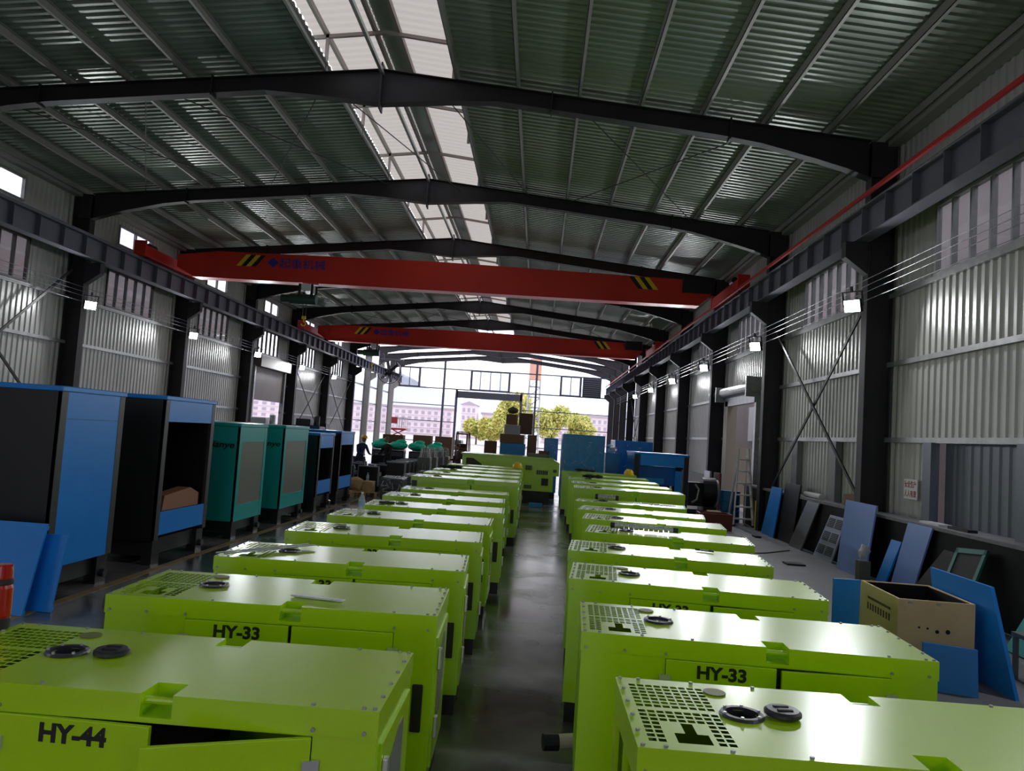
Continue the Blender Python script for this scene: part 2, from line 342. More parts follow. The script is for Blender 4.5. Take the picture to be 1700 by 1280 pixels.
# rafters
def rafter(y, light=False):
    prof_b = [(0, 8.40), (1.3, 8.50), (2.3, 8.545), (3.3, 8.44), (5.05, 8.26), (6.6, 8.10), (7.4, 7.98), (8.4, 7.74), (9.0, 7.58), (9.46, 7.42)]
    mb = MB()
    for s in (-1, 1):
        up_ = [(XM+s*dx, ztop(XM+s*dx)) for dx, z in prof_b]; dn = [(XM+s*dx, z) for dx, z in prof_b]
        for i in range(len(prof_b)-1):
            q = [(up_[i][0], y-.006, up_[i][1]), (up_[i+1][0], y-.006, up_[i+1][1]), (dn[i+1][0], y-.006, dn[i+1][1]), (dn[i][0], y-.006, dn[i][1])]
            mb.prism(q, (0, .012, 0))
            for (a, b) in ((up_[i], up_[i+1]), (dn[i], dn[i+1])):
                q = [(a[0], y-.11, a[1]), (b[0], y-.11, b[1]), (b[0], y-.11, b[1]-.014), (a[0], y-.11, a[1]-.014)]
                mb.prism(q, (0, .22, 0))
        for dx in (3.35, 6.8):                       # splice plates
            x = XM+s*dx; zb = 8.43 if dx < 4 else 8.07; mb.box(x-.012, x+.012, y-.12, y+.12, zb-.05, ztop(x)+.04)
    mb.box(XM-.015, XM+.015, y-.13, y+.13, 8.27, 9.2)
    # knee block at the eaves
    for s, xc in ((1, XR), (-1, XL)):
        xa, xb = sorted((xc, xc+s*.48)); mb.box(xa, xb, y-.11, y+.11, 7.42, ztop(xc)-.03)
    return struct(mb.build('roof_rafter', M['steel']))
for y in FRB: rafter(y)
# purlins
PDX = [1.45, 2.65, 3.85, 5.05, 6.25, 7.45, 8.65, 9.72]
for s in (-1, 1):
    for dx in PDX:
        if s < 0 and dx == 1.45: dx = 1.15
        x = XM+s*dx; z = ztop(x)
        mb = MB(); mb.box(x-.006, x+.006, Y0, Y1, z, z+.17).box(x-.006, x+.06, Y0, Y1, z, z+.008).box(x-.006, x+.06, Y0, Y1, z+.162, z+.17)
        struct(mb.build('roof_purlin', M['purlin']))
# roof sheets, ribs running from ridge to eave
def corr_roof(name, x0, x1, zf, y0, y1, m, pitch=.19, dep=.03):
    mb = MB(); bm = mb.bm; n = round((y1-y0)/pitch); st = (y1-y0)/n; pr = []
    for i in range(n):
        y = y0+i*st; pr += [(y, 0), (y+st*.35, 0), (y+st*.5, dep), (y+st*.85, dep)]
    pr.append((y1, 0))
    A = [bm.verts.new((x0, y, zf(x0)+d)) for y, d in pr]; B = [bm.verts.new((x1, y, zf(x1)+d)) for y, d in pr]
    for i in range(len(pr)-1): bm.faces.new((A[i], A[i+1], B[i+1], B[i]))
    return struct(mb.build(name, m, norm=False))
corr_roof('ceiling', XM+1.40, XM+10.5, zroof, Y0, Y1, M['roof']); corr_roof('ceiling', XM-10.5, XM-1.10, zroof, Y0, Y1, M['roof'])
# ridge monitor with translucent sheets
ZM = lambda x: 10.02 - .12*abs(x-XM)
corr_roof('skylight_sheet', XM+.18, XM+1.95, ZM, Y0, Y1, M['skylight'], .25); corr_roof('skylight_sheet', XM-1.52, XM-.18, ZM, Y0, Y1, M['skylight'], .25)
struct(MB().prism([(XM-.2, Y0, ZM(XM-.2)+.05), (XM, Y0, ZM(XM)+.06), (XM+.2, Y0, ZM(XM+.2)+.05), (XM, Y0, ZM(XM)+.02)], (0, Y1-Y0, 0)).build('ridge_cap', M['roof']))
warm = mat('skylight_steel', (.33, .28, .26), .5, metal=.3)
for dx in (-1.2, -.24, .24, 1.25):
    x = XM+dx; struct(MB().box(x-.02, x+.04, Y0, Y1, ZM(x)-.13, ZM(x)-.01).build('roof_purlin', warm))
ys = sorted(y for y in FRB+[(a+b)/2 for a, b in bays()] if y < 54)
for y in ys:
    mb = MB()
    for s, dx in ((-1, 1.15), (1, 1.40)): x = XM+s*dx; mb.box(x-.03, x+.03, y-.03, y+.03, ztop(x), ZM(x)-.1)
    mb.bar((XM-1.9, y, ZM(XM-1.9)-.16), (XM, y, ZM(XM)-.16), .06, .07).bar((XM, y, ZM(XM)-.16), (XM+1.9, y, ZM(XM+1.9)-.16), .06, .07)
    struct(mb.build('skylight_frame', warm))
struct(MB().box(XM-.03, XM+.03, Y0, Y1, 8.98, 9.06).build('ridge_strut', M['purlin']))
# tie rods under the roof
def rod(a, b, r=.012, name='tie_rod'): return struct(MB().cyl(a, b, r, 6).build(name, M['steel']))
for k0 in (0, 4):
    a, b = FR[k0], FR[k0+1]
    for (xa, xb) in ((.35, 3.9), (2.0, 5.6), (-8.0, -4.6), (-11.5, -8.2)):
        if xa == 2.0: continue
        rod((xa, a, ztop(xa)-.1), (xb, b, ztop(xb)-.1)); rod((xb, a, ztop(xb)-.1), (xa, b, ztop(xa)-.1))
rod((-2.4, FR[0], 8.8), (-.6, FR[1], 8.7)); rod((-4.6, FR[0], 8.8), (-2.6, FR[1], 8.8))
# runway beams with stiffeners, rail, bus bar
def runway(xc, side):
    mb = MB(); ya, yb = Y0, 68.6
    mb.box(xc-.15, xc+.15, ya, yb, 6.72, 6.74).box(xc-.14, xc+.14, ya, yb, 6.17, 6.19).box(xc-.008, xc+.008, ya, yb, 6.19, 6.72)
    y = 14.15-22*1.0
    while y < yb:
        mb.box(xc-.13, xc+.13, y-.008, y+.008, 6.19, 6.72); y += .96
    mb.box(xc-.03, xc+.03, ya, yb, 6.74, 6.84)
    struct(mb.build('runway_beam', M['beam']))
runway(5.86, 1); runway(-12.56, -1)
bus = mat('red_bus_bar', (.50, .02, .02), .4)
struct(MB().box(5.62, 5.67, Y0, 68, 6.83, 6.90).build('conductor_bar', bus))
# long wires strung along both walls
for i, z in enumerate((5.46, 5.34, 5.22, 5.06)):
    struct(MB().cyl((6.0-.0, Y0, z), (5.93, 60, z), .006, 5).build('wall_cable', M['beam']))
    struct(MB().cyl((-12.9, Y0, z-.02), (-12.9, 52, z-.02), .006, 5).build('wall_cable', M['beam']))
# wall cross braces
def cross(x, a, b, z0, z1, nm='cross_brace'):
    struct(MB().bar((x, a, z0), (x, b, z1), .03, .07).build(nm, M['steel'])); struct(MB().bar((x+.05, a, z1), (x+.05, b, z0), .03, .07).build(nm, M['steel']))
cross(6.2, FR[0]+.3, FR[1]-.3, 1.2, 5.3); cross(-13.2, FR[4]+.3, FR[5]-.3, 1.2, 5.0); cross(-13.2, FR[5]+.3, FR[6]-.3, 1.0, 5.0); cross(6.2, FR[5]+.3, FR[6]-.3, 1.0, 5.0)
cross(-13.2, FRB[3]+.3, FR[1]-.3, 1.2, 5.9)
# far gable: posts, rails, window strips, door header
YG = 67.4; kz = 1.0
def gz(z): return 2.1 + (z-2.1)*67.4/65.8
def gx(x): return x*67.4/65.8
gm = mat('gable_steel', (.07, .07, .09), .5)
for x in (gx(-8.34), gx(-.42)): struct(MB().box(x-.09, x+.09, YG-.1, YG+.1, 0, ztop(x)-.3).build('gable_post', gm))
for z in (gz(7.45), gz(5.75)): struct(MB().box(XL, XR, YG-.05, YG+.05, z-.05, z+.05).build('gable_rail', gm))
for z in (gz(4.3), gz(2.9), 1.15):
    struct(MB().box(XL, gx(-7.3), YG-.04, YG+.04, z-.035, z+.035).build('gable_rail', gm)); struct(MB().box(gx(-1.6), XR, YG-.04, YG+.04, z-.035, z+.035).build('gable_rail', gm))
for (a, b, n) in ((-12.3, -10.4, 2), (-6.1, -2.65, 4), (1.6, 3.45, 2)):
    WN[0] += 1; w = bpy.data.objects.new('window_%d' % WN[0], None); COL.objects.link(w); w.location = (0, YG, 0); struct(w)
    a, b = gx(a), gx(b); z0, z1 = gz(5.80), gz(7.42); mb = MB()
    mb.box(a, a+.18, -.09, .09, z0, z1).box(b-.18, b, -.09, .09, z0, z1).box(a, b, -.05, .05, z0, z0+.06).box(a, b, -.05, .05, z1-.06, z1)
    for i in range(1, n): x = a+(b-a)*i/n; mb.box(x-.03, x+.03, -.04, .04, z0, z1)
    mb.build('window_frame', gm, w); MB().box(a, b, -.008, .008, z0, z1).build('pane', M['glass'], w)
struct(MB().box(gx(-7.18), gx(-1.6), YG-.12, YG+.12, gz(5.04), gz(5.62)).build('door_header', gm))
for x in (-7.2, -1.62): struct(MB().box(gx(x)-.1, gx(x)+.1, YG-.12, YG+.12, 0, gz(5.7)).build('door_frame', gm))
lv = tag(MB().box(3.62, 5.25, YG-.1, YG, gz(5.76), gz(7.42)).build('wall_louver', mat('louver_paint', (.035, .045, .05), .5)), 'dark louvered vent panel high at the right end of the gable', 'vent')
mb = MB()
for i in range(9): z = gz(5.86)+i*.175; mb.box(3.72, 5.12, YG-.16, YG-.1, z, z+.10)
mb.build('slats', gm, lv)
# left side beyond the sheeted wall: plain rails only
for z in (2.5, 3.9, 5.2, 6.6): struct(MB().box(WL-.03, WL+.04, 53, YG, z-.04, z+.04).build('wall_rail', gm))
# big wall fan by the left end of the gable
fn = thing('exhaust_fan', 'large black bladed fan hanging high by the left end of the gable', 'fan', (-12.2, 61.0, 6.55))
mb = MB(); R_ = .95
for i in range(32):
    a, b = 2*PI*i/32, 2*PI*(i+1)/32
    mb.bar((R_*math.cos(a), 0, R_*math.sin(a)), (R_*math.cos(b), 0, R_*math.sin(b)), .25, .05)
for i in range(4): a = PI/4+i*PI/2; mb.bar((0, .08, 0), (R_*math.cos(a), .08, R_*math.sin(a)), .04, .04)
mb.build('frame', M['black'], fn)
for i in range(6):
    a = 2*PI*i/6+.3; mx_ = Matrix.Rotation(a, 4, 'Y') @ Matrix.Rotation(.5, 4, 'X')
    MB().box(.1, .85, -.01, .01, -.13, .13, mx_).build('blade', M['black'], fn)
MB().cyl((0, -.12, 0), (0, .12, 0), .14, 14).build('hub', M['black'], fn)
struct(MB().box(-12.95, -11.1, 60.9, 61.15, 7.5, 7.6).build('fan_bracket', gm))

# ------------------------------------------------------------------ floodlights
def floodlight(first, x, y, z, side, label):
    if first is None:
        t = thing('floodlight', label, 'floodlight', (x, y, z), 0, 'floodlights on the columns')
        h = MB().box(-.16, .16, -.05, .05, -.12, .12).build('housing', M['cap'], t, bevel=.01)
        l = MB().box(-.14, .14, -.065, -.052, -.105, .105).build('lens', M['lens'], t)
        b = MB().box(-.19, -.17, -.02, .02, -.02, .25).box(.17, .19, -.02, .02, -.02, .25).box(-.19, .19, -.02, .02, .25, .27).box(-.02, .02, -.02, .02, .27, .36).build('bracket', M['steel'], t)
    else: t = dup(first, (x, y, z), 0, label)
    t.location = (x, y, z)
    d = Vector((-side*.66, -.60, -.26)).normalized()             # throw direction
    t.rotation_euler = d.to_track_quat('-Y', 'Z').to_euler()
    ld = bpy.data.lights.new('flood_lamp', 'AREA'); ld.shape = 'RECTANGLE'; ld.size = .28; ld.size_y = .21; ld.energy = LAMP_W; ld.color = (.95, .97, 1.0)
    lo = bpy.data.objects.new('flood_lamp', ld); COL.objects.link(lo)
    lo.location = Vector((x, y, z)) + d*.09; lo.rotation_euler = d.to_track_quat('-Z', 'Y').to_euler()
    return t
fl0 = None; nm_ = ['nearest', 'second', 'third', 'fourth', 'fifth', 'sixth', 'seventh']
for k in range(-3, 6):
    y = FRB[k+3]
    l = 'white floodlight glowing on the %s right-hand column counted from the camera' % nm_[k] if k >= 0 else 'white floodlight on a right-hand column behind the camera'
    t = floodlight(fl0, 5.70, y-.2, 4.92, 1, l)
    if fl0 is None: fl0 = t
for k in range(-2, 6):
    if k == 0: continue
    y = FRB[k+3]
    l = 'white floodlight glowing on the %s left-hand column counted from the camera' % nm_[k-1] if k >= 1 else 'white floodlight on a left-hand column behind the camera'
    floodlight(fl0, -12.66, y-.2, 4.95, -1, l)

# ------------------------------------------------------------------ overhead cranes
def crane(y, zb, label, labtxt):
    t = thing('overhead_crane', label, 'crane', (XM, y, 6.84), 0, 'red overhead cranes')
    W = [( -8.95, .04), (-8.2, .04-.0), (7.9, -.28+.0), (8.2, -.2)]
    z0 = zb-6.84
    pts = [(-8.55, -.225, .02), (-8.0, -.225, z0), (8.3, -.225, z0), (8.65, -.225, .05), (8.65, -.225, .42), (7.9, -.225, z0+.80), (0, -.225, z0+.92), (-7.2, -.225, z0+.86), (-8.55, -.225, .42)]
    MB().prism(pts, (0, .45, 0)).build('girder', M['red'], t)
    MB().box(-8.0, 8.3, -.26, .26, z0-.02, z0).build('bottom_flange', M['red'], t)
    MB().box(7.75, 8.62, -.36, -.23, .12, .58).build('control_box', M['black'], t, bevel=.01)
    for s, x in ((-1, -8.98), (1, 9.28)):
        e = MB().box(x-.16, x+.16, -1.75, 1.75, .02, .34).box(x-.18, x+.18, -1.78, -1.7, .0, .46).box(x-.18, x+.18, 1.7, 1.78, .0, .46).build('end_truck', M['red'], t)
        for yy in (-1.35, 1.35): MB().cyl((x-.05, yy, .13), (x+.05, yy, .13), .125, 18).build('wheel', M['black'], e)
        MB().cyl((x-.1, -1.1, .42), (x-.1, -.7, .42), .1, 12).build('motor', M['cap'], e)
    for s, x0 in ((1, -6.6), (-1, 7.0)):
        for j in range(4):
            x = x0 + s*j*.16
            zt = z0+.80; zl = z0+.42
            q = [(x, -.231, zl), (x+s*.16, -.231, zl), (x+s*.16+s*.30, -.231, zt), (x+s*.30, -.231, zt)]
            MB().prism(q, (0, .004, 0)).build('warning_stripe', M['yellow'] if j % 2 == 0 else M['black'], t)
    text_mesh('lettering', '◆起重机械', .34, M['bluetxt'], t, (-5.6, -.232, z0+.46), (PI/2, 0, 0), bold=.003, width=1.9)
    return t
crane(24.5, 6.58, 'nearer of the two red overhead travelling cranes', '')
crane(40.5, 6.52, 'farther red overhead travelling crane, nearer the open gable', '')
def hoist(x, y, zb, label):
    t = thing('electric_hoist', label, 'hoist', (x, y, zb), 0, 'hoists under the crane girders')
    MB().box(-.13, .17, -.32, .32, -.12, .12).build('control_box', M['white'], t, bevel=.02)
    MB().cyl((-.55, 0, -.35), (.3, 0, -.35), .17, 18).build('rope_drum', mat('hoist_green', (.02, .07, .05), .4), t, smooth=False)
    MB().cyl((-.85, 0, -.35), (-.55, 0, -.35), .13, 14).build('motor', MATS['hoist_green'], t)
    for a in (-.2, .2):
        for b_ in (-.24, .24): MB().box(a-.04, a+.04, b_-.02, b_+.02, -.3, .12).build('hanger_plate', M['black'], t)
    MB().cyl((-.1, -.05, -.5), (-.1, -.05, -.95), .008, 6).cyl((0, -.05, -.5), (0, -.05, -.95), .008, 6).build('wire_rope', M['cap'], t)
    hk = MB(); pts = [(-.05, -.05, -.98), (-.05, -.05, -1.08)]
    for i in range(8): a = PI/2 - i*PI*1.5/7; pts.append((-.05+.07*math.cos(a), -.05, -1.15+.07*math.sin(a)))
    hk.box(-.11, .01, -.09, -.01, -1.0, -.9).tube(pts, .018).build('hook', M['yellow'], t)
    MB().box(.55, .75, -.03, .03, -.40, -.28).build('pendant', M['wrap'], t)
hoist(-7.75, 24.5, 6.41, 'green electric hoist with white box under the nearer red crane')
hoist(-9.0, 40.5, 6.35, 'green electric hoist with white box under the farther red crane')

# ------------------------------------------------------------------ lime generator canopies
def grid_plate(mb, xs, ys, z, holes):
    V = {}
    def v(i, j):
        if (i, j) not in V: V[(i, j)] = mb.bm.verts.new((xs[i], ys[j], z))
        return V[(i, j)]
    for i in range(len(xs)-1):
        for j in range(len(ys)-1):
            cx, cy = (xs[i]+xs[i+1])/2, (ys[j]+ys[j+1])/2
            if holes(cx, cy): continue
            mb.bm.faces.new((v(i, j), v(i+1, j), v(i+1, j+1), v(i, j+1)))
def make_genset(label, L=1.88, W=.78, H=1.06, txt='HY-33', door=0., cap_off=False, group='lime green generator canopies'):
    t = thing('generator_canopy', label, 'generator', (0,0,0), 0, group)
    hl, hw = L/2, W/2; lidh = .10; zl = H-lidh
    # --- lid
    mb = MB()
    gx0, gx1 = -hl+.045, -hl+.365; gy0, gy1 = -hw+.06, hw-.075
    nc, nr = 9, 15
    cw = (gx1-gx0)/nc; rh = (gy1-gy0)/(nr+.6)
    xs = [-hl]; cells = []
    for i in range(nc): a = gx0+i*cw; xs += [a+.0038, a+cw-.0038]; cells.append((a+.0038, a+cw-.0038))
    ys_ = [-hw]; rows = []
    for j in range(nr):
        a = gy0+j*rh+(.6*rh if j >= 8 else 0); ys_ += [a+.007, a+rh-.007]; rows.append((a+.007, a+rh-.007))
    ex, ey, er = -hl+.46, -hw+.40, .058
    nx0, nx1, nd = .05*L/1.88, .17*L/1.88, .13
    xs += [ex-er, ex+er, nx0, nx1, hl]; ys_ += [-hw+nd, hw-nd, hw, ey-er, ey+er, -hw+.16, -hw+.26]
    pxc = (gx0+gx1)/2+.01
    xs += [pxc-.022, pxc+.022, pxc-.062, pxc+.062]
    xs = sorted(set(round(a, 4) for a in xs)); ys_ = sorted(set(round(a, 4) for a in ys_))
    def holes(x, y):
        if nx0 < x < nx1 and (y < -hw+nd or y > hw-nd): return True
        if abs(x-ex) < er and abs(y-ey) < er: return True
        if gx0 < x < gx1 and gy0 < y < gy1:
            # plus-shaped opening
            if abs(x-pxc) < .022 and y < -hw+.26: return True
            if abs(x-pxc) < .062 and y < -hw+.16: return True
            if abs(x-pxc) < .085 and y < -hw+.275: return False
            return any(a < x < b for a, b in cells) and any(a < y < b for a, b in rows)
        return False
    grid_plate(mb, xs, ys_, H, holes)
    # side skirts with lifting notches
    nz_ = H-.085
    for s in (-1, 1):
        y = s*hw
        for (a, b, zt) in ((-hl, nx0, H), (nx0, nx1, nz_), (nx1, hl, H)): mb.poly([(a, y, zl), (b, y, zl), (b, y, zt), (a, y, zt)], [(0, 1, 2, 3)])
        yi = s*(hw-nd)
        mb.poly([(nx0, y, nz_), (nx0, y, H), (nx0, yi, H), (nx0, yi, nz_)], [(0,1,2,3)]); mb.poly([(nx1, y, nz_), (nx1, y, H), (nx1, yi, H), (nx1, yi, nz_)], [(0,1,2,3)])
        mb.poly([(nx0, yi, nz_), (nx1, yi, nz_), (nx1, yi, H), (nx0, yi, H)], [(0,1,2,3)]); mb.poly([(nx0, y, nz_), (nx1, y, nz_), (nx1, yi, nz_), (nx0, yi, nz_)], [(0,1,2,3)])
        mb.poly([(s*hl, -hw, zl), (s*hl, hw, zl), (s*hl, hw, H), (s*hl, -hw, H)], [(0,1,2,3)])
    # screws
    mb.mi = 1
    def screw(x, y, z, ax):
        d = Vector(ax)*.008; mb.cyl(Vector((x, y, z)), Vector((x, y, z))+d, .0085, 6)
    for x in (-hl+.02, -hl+.10, -hl+.33, -hl+.6, hl-.25, hl-.06, hl-.02):
        screw(x, -hw+.018, H, (0,0,1)); screw(x, hw-.018, H, (0,0,1))
    for f in (.2, .4, .6, .8): screw(hl-.018, -hw+f*W, H, (0,0,1)); screw(-hl+.02, -hw+f*W, H, (0,0,1))
    for x in (-hl+.03, -hl+.24, -hl+.46, hl-.24, hl-.05): screw(x, -hw, zl+.02, (0,-1,0))
    lid = mb.build('lid', [M['lime'], M['galv']], t, norm=False)
    for s in (-1, 1): MB().cyl((nx0, s*(hw-.04), H-.035), (nx1, s*(hw-.04), H-.035), .014, 10).build('lifting_bar', M['lime'], lid)
    # exhaust ring, filler ring, cap
    mb = MB(); n = 24; r1_, r2_ = .063, .088
    rr_ = [[(ex+r*math.cos(2*PI*i/n), ey+r*math.sin(2*PI*i/n), z) for i in range(n)] for r, z in ((r2_, H+.0015), (r2_-.006, H+.012), (r1_, H+.012), (r1_, H-.06))]
    for a, b in zip(rr_[:-1], rr_[1:]): mb.poly(a+b, [(i, (i+1) % n, n+(i+1) % n, n+i) for i in range(n)])
    mb.build('exhaust_ring', M['cap'], lid)
    mb = MB()
    for i in range(6): a = i*PI/3+.3; mb.cyl((ex+.075*math.cos(a), ey+.075*math.sin(a), H+.012), (ex+.075*math.cos(a), ey+.075*math.sin(a), H+.019), .007, 6)
    mb.build('bolts', M['chrome'], lid)
    MB().lathe([(.047, H+.001), (.047, H+.006), (.03, H+.006)], (-hl+.41, hw-.125, 0), 20).build('filler_flange', mat('filler_plate', (.18, .2, .06), .5), lid)
    cz = H+.013
    if not cap_off: MB().lathe([(.055, cz-.02), (.055, cz-.012), (.01, cz-.010)], (ex, ey, 0), 20).build('exhaust_cap', M['cap'], lid)
    # --- body
    x_1, x_2, xs_ = -.48*L/1.88, .70*L/1.88, .115*L/1.88
    mb = MB(); th = .02
    mb.box(-hl+.005, x_1, -hw+.004, -hw+.024, .15, zl).box(x_2, hl-.005, -hw+.004, -hw+.024, .15, zl).box(x_1, x_2, -hw+.004, -hw+.024, .15, .20).box(x_1, x_2, -hw+.004, -hw+.024, zl-.006, zl)
    mb.box(-hl+.005, hl-.005, hw-.02, hw-.004, .15, zl)                 # back
    mb.box(hl-.022, hl-.005, -hw+.024, -hw+.10, .15, zl).box(hl-.022, hl-.005, hw-.10, hw-.02, .15, zl).box(hl-.022, hl-.005, -hw+.10, hw-.10, zl-.06, zl).box(hl-.022, hl-.005, -hw+.10, hw-.10, .15, .22)
    # air inlet end (left): frame with recessed baffle
    mb.box(-hl+.005, -hl+.022, -hw+.024, -hw+.09, .15, zl).box(-hl+.005, -hl+.022, hw-.09, hw-.02, .15, zl).box(-hl+.005, -hl+.022, -hw+.09, hw-.09, zl-.05, zl).box(-hl+.005, -hl+.022, -hw+.09, hw-.09, .15, .24)
    mb.box(-hl+.005, -hl+.022, -.02, .03, .24, zl-.05)
    mb.box(-hl+.022, hl-.022, -hw+.024, hw-.02, .15, .165)
    body = mb.build('body', M['lime'], t)
    mb = MB(); mb.box(-hl+.10, -hl+.115, -hw+.03, hw-.025, .2, zl-.01).build('air_baffle', mat('baffle_green', (.05, .14, .03), .5), body)
    # end door with slanted window
    mb = MB(); xd = hl-.004
    mb.box(xd-.006, xd+.012, -hw+.075, hw-.075, .20, zl-.04).build('end_door', M['lime'], t, bevel=.003)
    q = [(xd+.013, -hw+.17, .50), (xd+.013, -hw+.17, .76), (xd+.013, .04, zl-.10), (xd+.013, .14, zl-.10), (xd+.013, .14, .60), (xd+.013, 0.0, .42), (xd+.013, -hw+.24, .42)]
    MB().prism(q, (.003, 0, 0)).build('window', M['glassy'], t)
    for z in (.36, .74): MB().box(xd+.012, xd+.034, -hw+.085, -hw+.125, z, z+.12).build('latch', M['chrome'], t, bevel=.005)
    # doors, front
    zt, zb = zl-.008, .21
    def fdoor(x0, x1, hinge, ang, text):
        e = bpy.data.objects.new('front_door', None)
        w = x1-x0; mb = MB(); s = 1 if hinge == x0 else -1
        lo, hi = (0, w) if s > 0 else (-w, 0)
        mb.box(lo+.003, hi-.003, -.004, .018, zb, zt)
        d = mb.build('front_door', M['lime'], t, bevel=.003); d.location = (hinge, -hw-.002, 0); d.rotation_euler = (0, 0, -s*ang)
        MB().box(-.03, .03, -.014, -.004, zt-.13, zt-.08).build('hinge', M['chrome'], d)
        if s > 0: pass
        else: MB().box(-w+.01, -w+.05, -.016, -.004, zt-.33, zt-.17).build('handle', M['black'], d, bevel=.004)
        if text: text_mesh('lettering', text, .092, M['txt'], d, (.165*L/1.88, -.0055, zt-.084), (PI/2, 0, 0), bold=.0035, width=.26, extrude=.0008)
    fdoor(x_1, xs_-.006, x_1, door*.12, txt); fdoor(xs_+.006, x_2, x_2, door, None)
    MB().box(hl-.115, hl-.055, -hw-.012, -hw+.004, .42, .68).build('rubber_bumper', M['black'], t, bevel=.006)
    # --- engine set inside
    mb = MB(); mb.box(-hl+.2, hl-.5, -hw+.14, hw-.14, .22, .62).box(-hl+.45, hl-.75, -.16, .16, .62, .78).cyl((hl-.5, 0, .45), (hl-.15, 0, .45), .2, 16).box(-hl+.13, -hl+.19, -hw+.08, hw-.08, .2, .8)
    mb.build('engine', M['dark'], t)
    MB().tube([(pxc-.02, -hw+.12, H-.2), (pxc-.02, -hw+.12, H-.06), (pxc+.02, -hw+.12, H-.04)], .022, 10).build('coolant_neck', M['galv'], t)
    # --- skid
    mb = MB(); mb.box(-hl+.02, hl-.02, -hw+.015, -hw+.07, 0, .15).box(-hl+.02, hl-.02, hw-.07, hw-.015, 0, .15)
    for x in (-hl+.02, 0, hl-.09): mb.box(x, x+.07, -hw+.07, hw-.07, 0, .15)
    mb.box(-hl+.03, hl-.03, -hw+.06, hw-.06, .03, .14)
    mb.build('base_frame', M['black'], t)
    return t
ordn = ['first', 'second', 'third', 'fourth', 'fifth', 'sixth', 'seventh', 'eighth', 'ninth', 'tenth', 'eleventh', 'twelfth', 'thirteenth']
GL = 'canopies in the left row'; GRR = 'canopies in the right row'
hy44 = make_genset('lime green generator canopy lettered HY-44, nearest in the left row', txt='HY-44', door=.36, cap_off=True)
hy44.location = (-1.455, 2.87+.39, 0); hy44['group'] = GL
p33 = make_genset('lime green generator canopy second in left row, paper strip on lid', txt='HY-33'); p33.location = (-1.45, 4.36+.39, 0); p33.rotation_euler[2] = .03; p33['group'] = GL
r1o = make_genset('lime green generator canopy nearest in the right row, cap off its exhaust ring', txt='HY-33', cap_off=True); r1o.location = (1.35, 2.74+.39, 0); r1o['group'] = GRR; r1o.rotation_euler[2] = .0
r2o = make_genset('lime green generator canopy second in right row, HY-33 and right door ajar', txt='HY-33', door=.07); r2o.location = (1.26, 4.25+.39, 0); r2o['group'] = GRR; r2o.rotation_euler[2] = -.045
lspec = [(-1.44, 5.79, .05, 'third in left row, thin metal rods lying on its grille'), (-1.43, 7.38, .05, 'fourth in left row, behind the one with metal rods'),
         (-1.42, 8.84, .01, 'fifth in left row, water bottle standing on it'), (-1.34, 10.28, .03, 'sixth in left row, dark cap lying by its left end'),
         (-1.40, 11.86, .03, 'seventh in left row, just behind the one with a dark cap'), (-1.40, 13.42, .05, 'eighth in left row, in front of the taller ones')]
for x, yf, rz, l in lspec: dup(p33, (x, yf+.39, 0), rz, 'lime green generator canopy '+l, GL)
rspec = [(1.27, 5.80, -.09, 'third in right row, its HY-33 door lettering half hidden'), (1.32, 7.27, -.09, 'fourth in right row, screwdriver-like tool on its lid'),
         (1.59, 8.80, -.14, 'fifth in right row, foil-wrapped pipe lying across it'), (1.64, 10.30, -.13, 'sixth in right row, behind the one with the foil-wrapped pipe'),
         (1.66, 11.60, -.17, 'seventh in right row, second behind the foil-wrapped pipe'), (1.68, 13.18, -.14, 'eighth in right row, crumpled clear wrap on its lid')]
for x, yf, rz, l in rspec: dup(p33 if l.startswith(('fo', 'fi', 'si', 'se', 'ei')) else r2o, (x, yf+.39, 0), rz, 'lime green generator canopy '+l, GRR)
tall = make_genset('taller lime green generator canopy ninth in left row, black vent at its left end', L=2.08, W=.82, H=1.20, txt=None); tall.location = (-1.36, 14.9+.41, 0); tall['group'] = GL
for i, (x, yf, l) in enumerate(((-1.36, 16.45, 'tenth in left row, just behind the one with the black vent'), (-1.38, 18.0, 'eleventh in left row, dark jacket lying on it'),
                 (-1.39, 19.6, 'twelfth in left row, behind the dark jacket'), (-1.40, 21.2, 'last in left row, yellow helmet on its right end'))):
    dup(tall, (x, yf+.41, 0), .0, 'taller lime canopy '+l, GL)
for i, (x, yf, l) in enumerate(((1.80, 14.65, 'ninth in right row, blank lid behind the black tube'), (1.82, 16.2, 'tenth in right row, between the black tube and the dark cap'), (1.82, 17.9, 'eleventh in right row, dark cap and wrap on its lid'),
                 (1.84, 19.7, 'twelfth in right row, in front of the yellow helmet'), (1.78, 21.6, 'last in right row, yellow helmet and dark rag on it'))):
    dup(tall, (x, yf+.41, 0), -.04, 'taller lime canopy '+l, GRR)
MB().box(-1.02, -.92, -.43, -.412, .86, 1.12).build('side_vent', M['black'], tall)

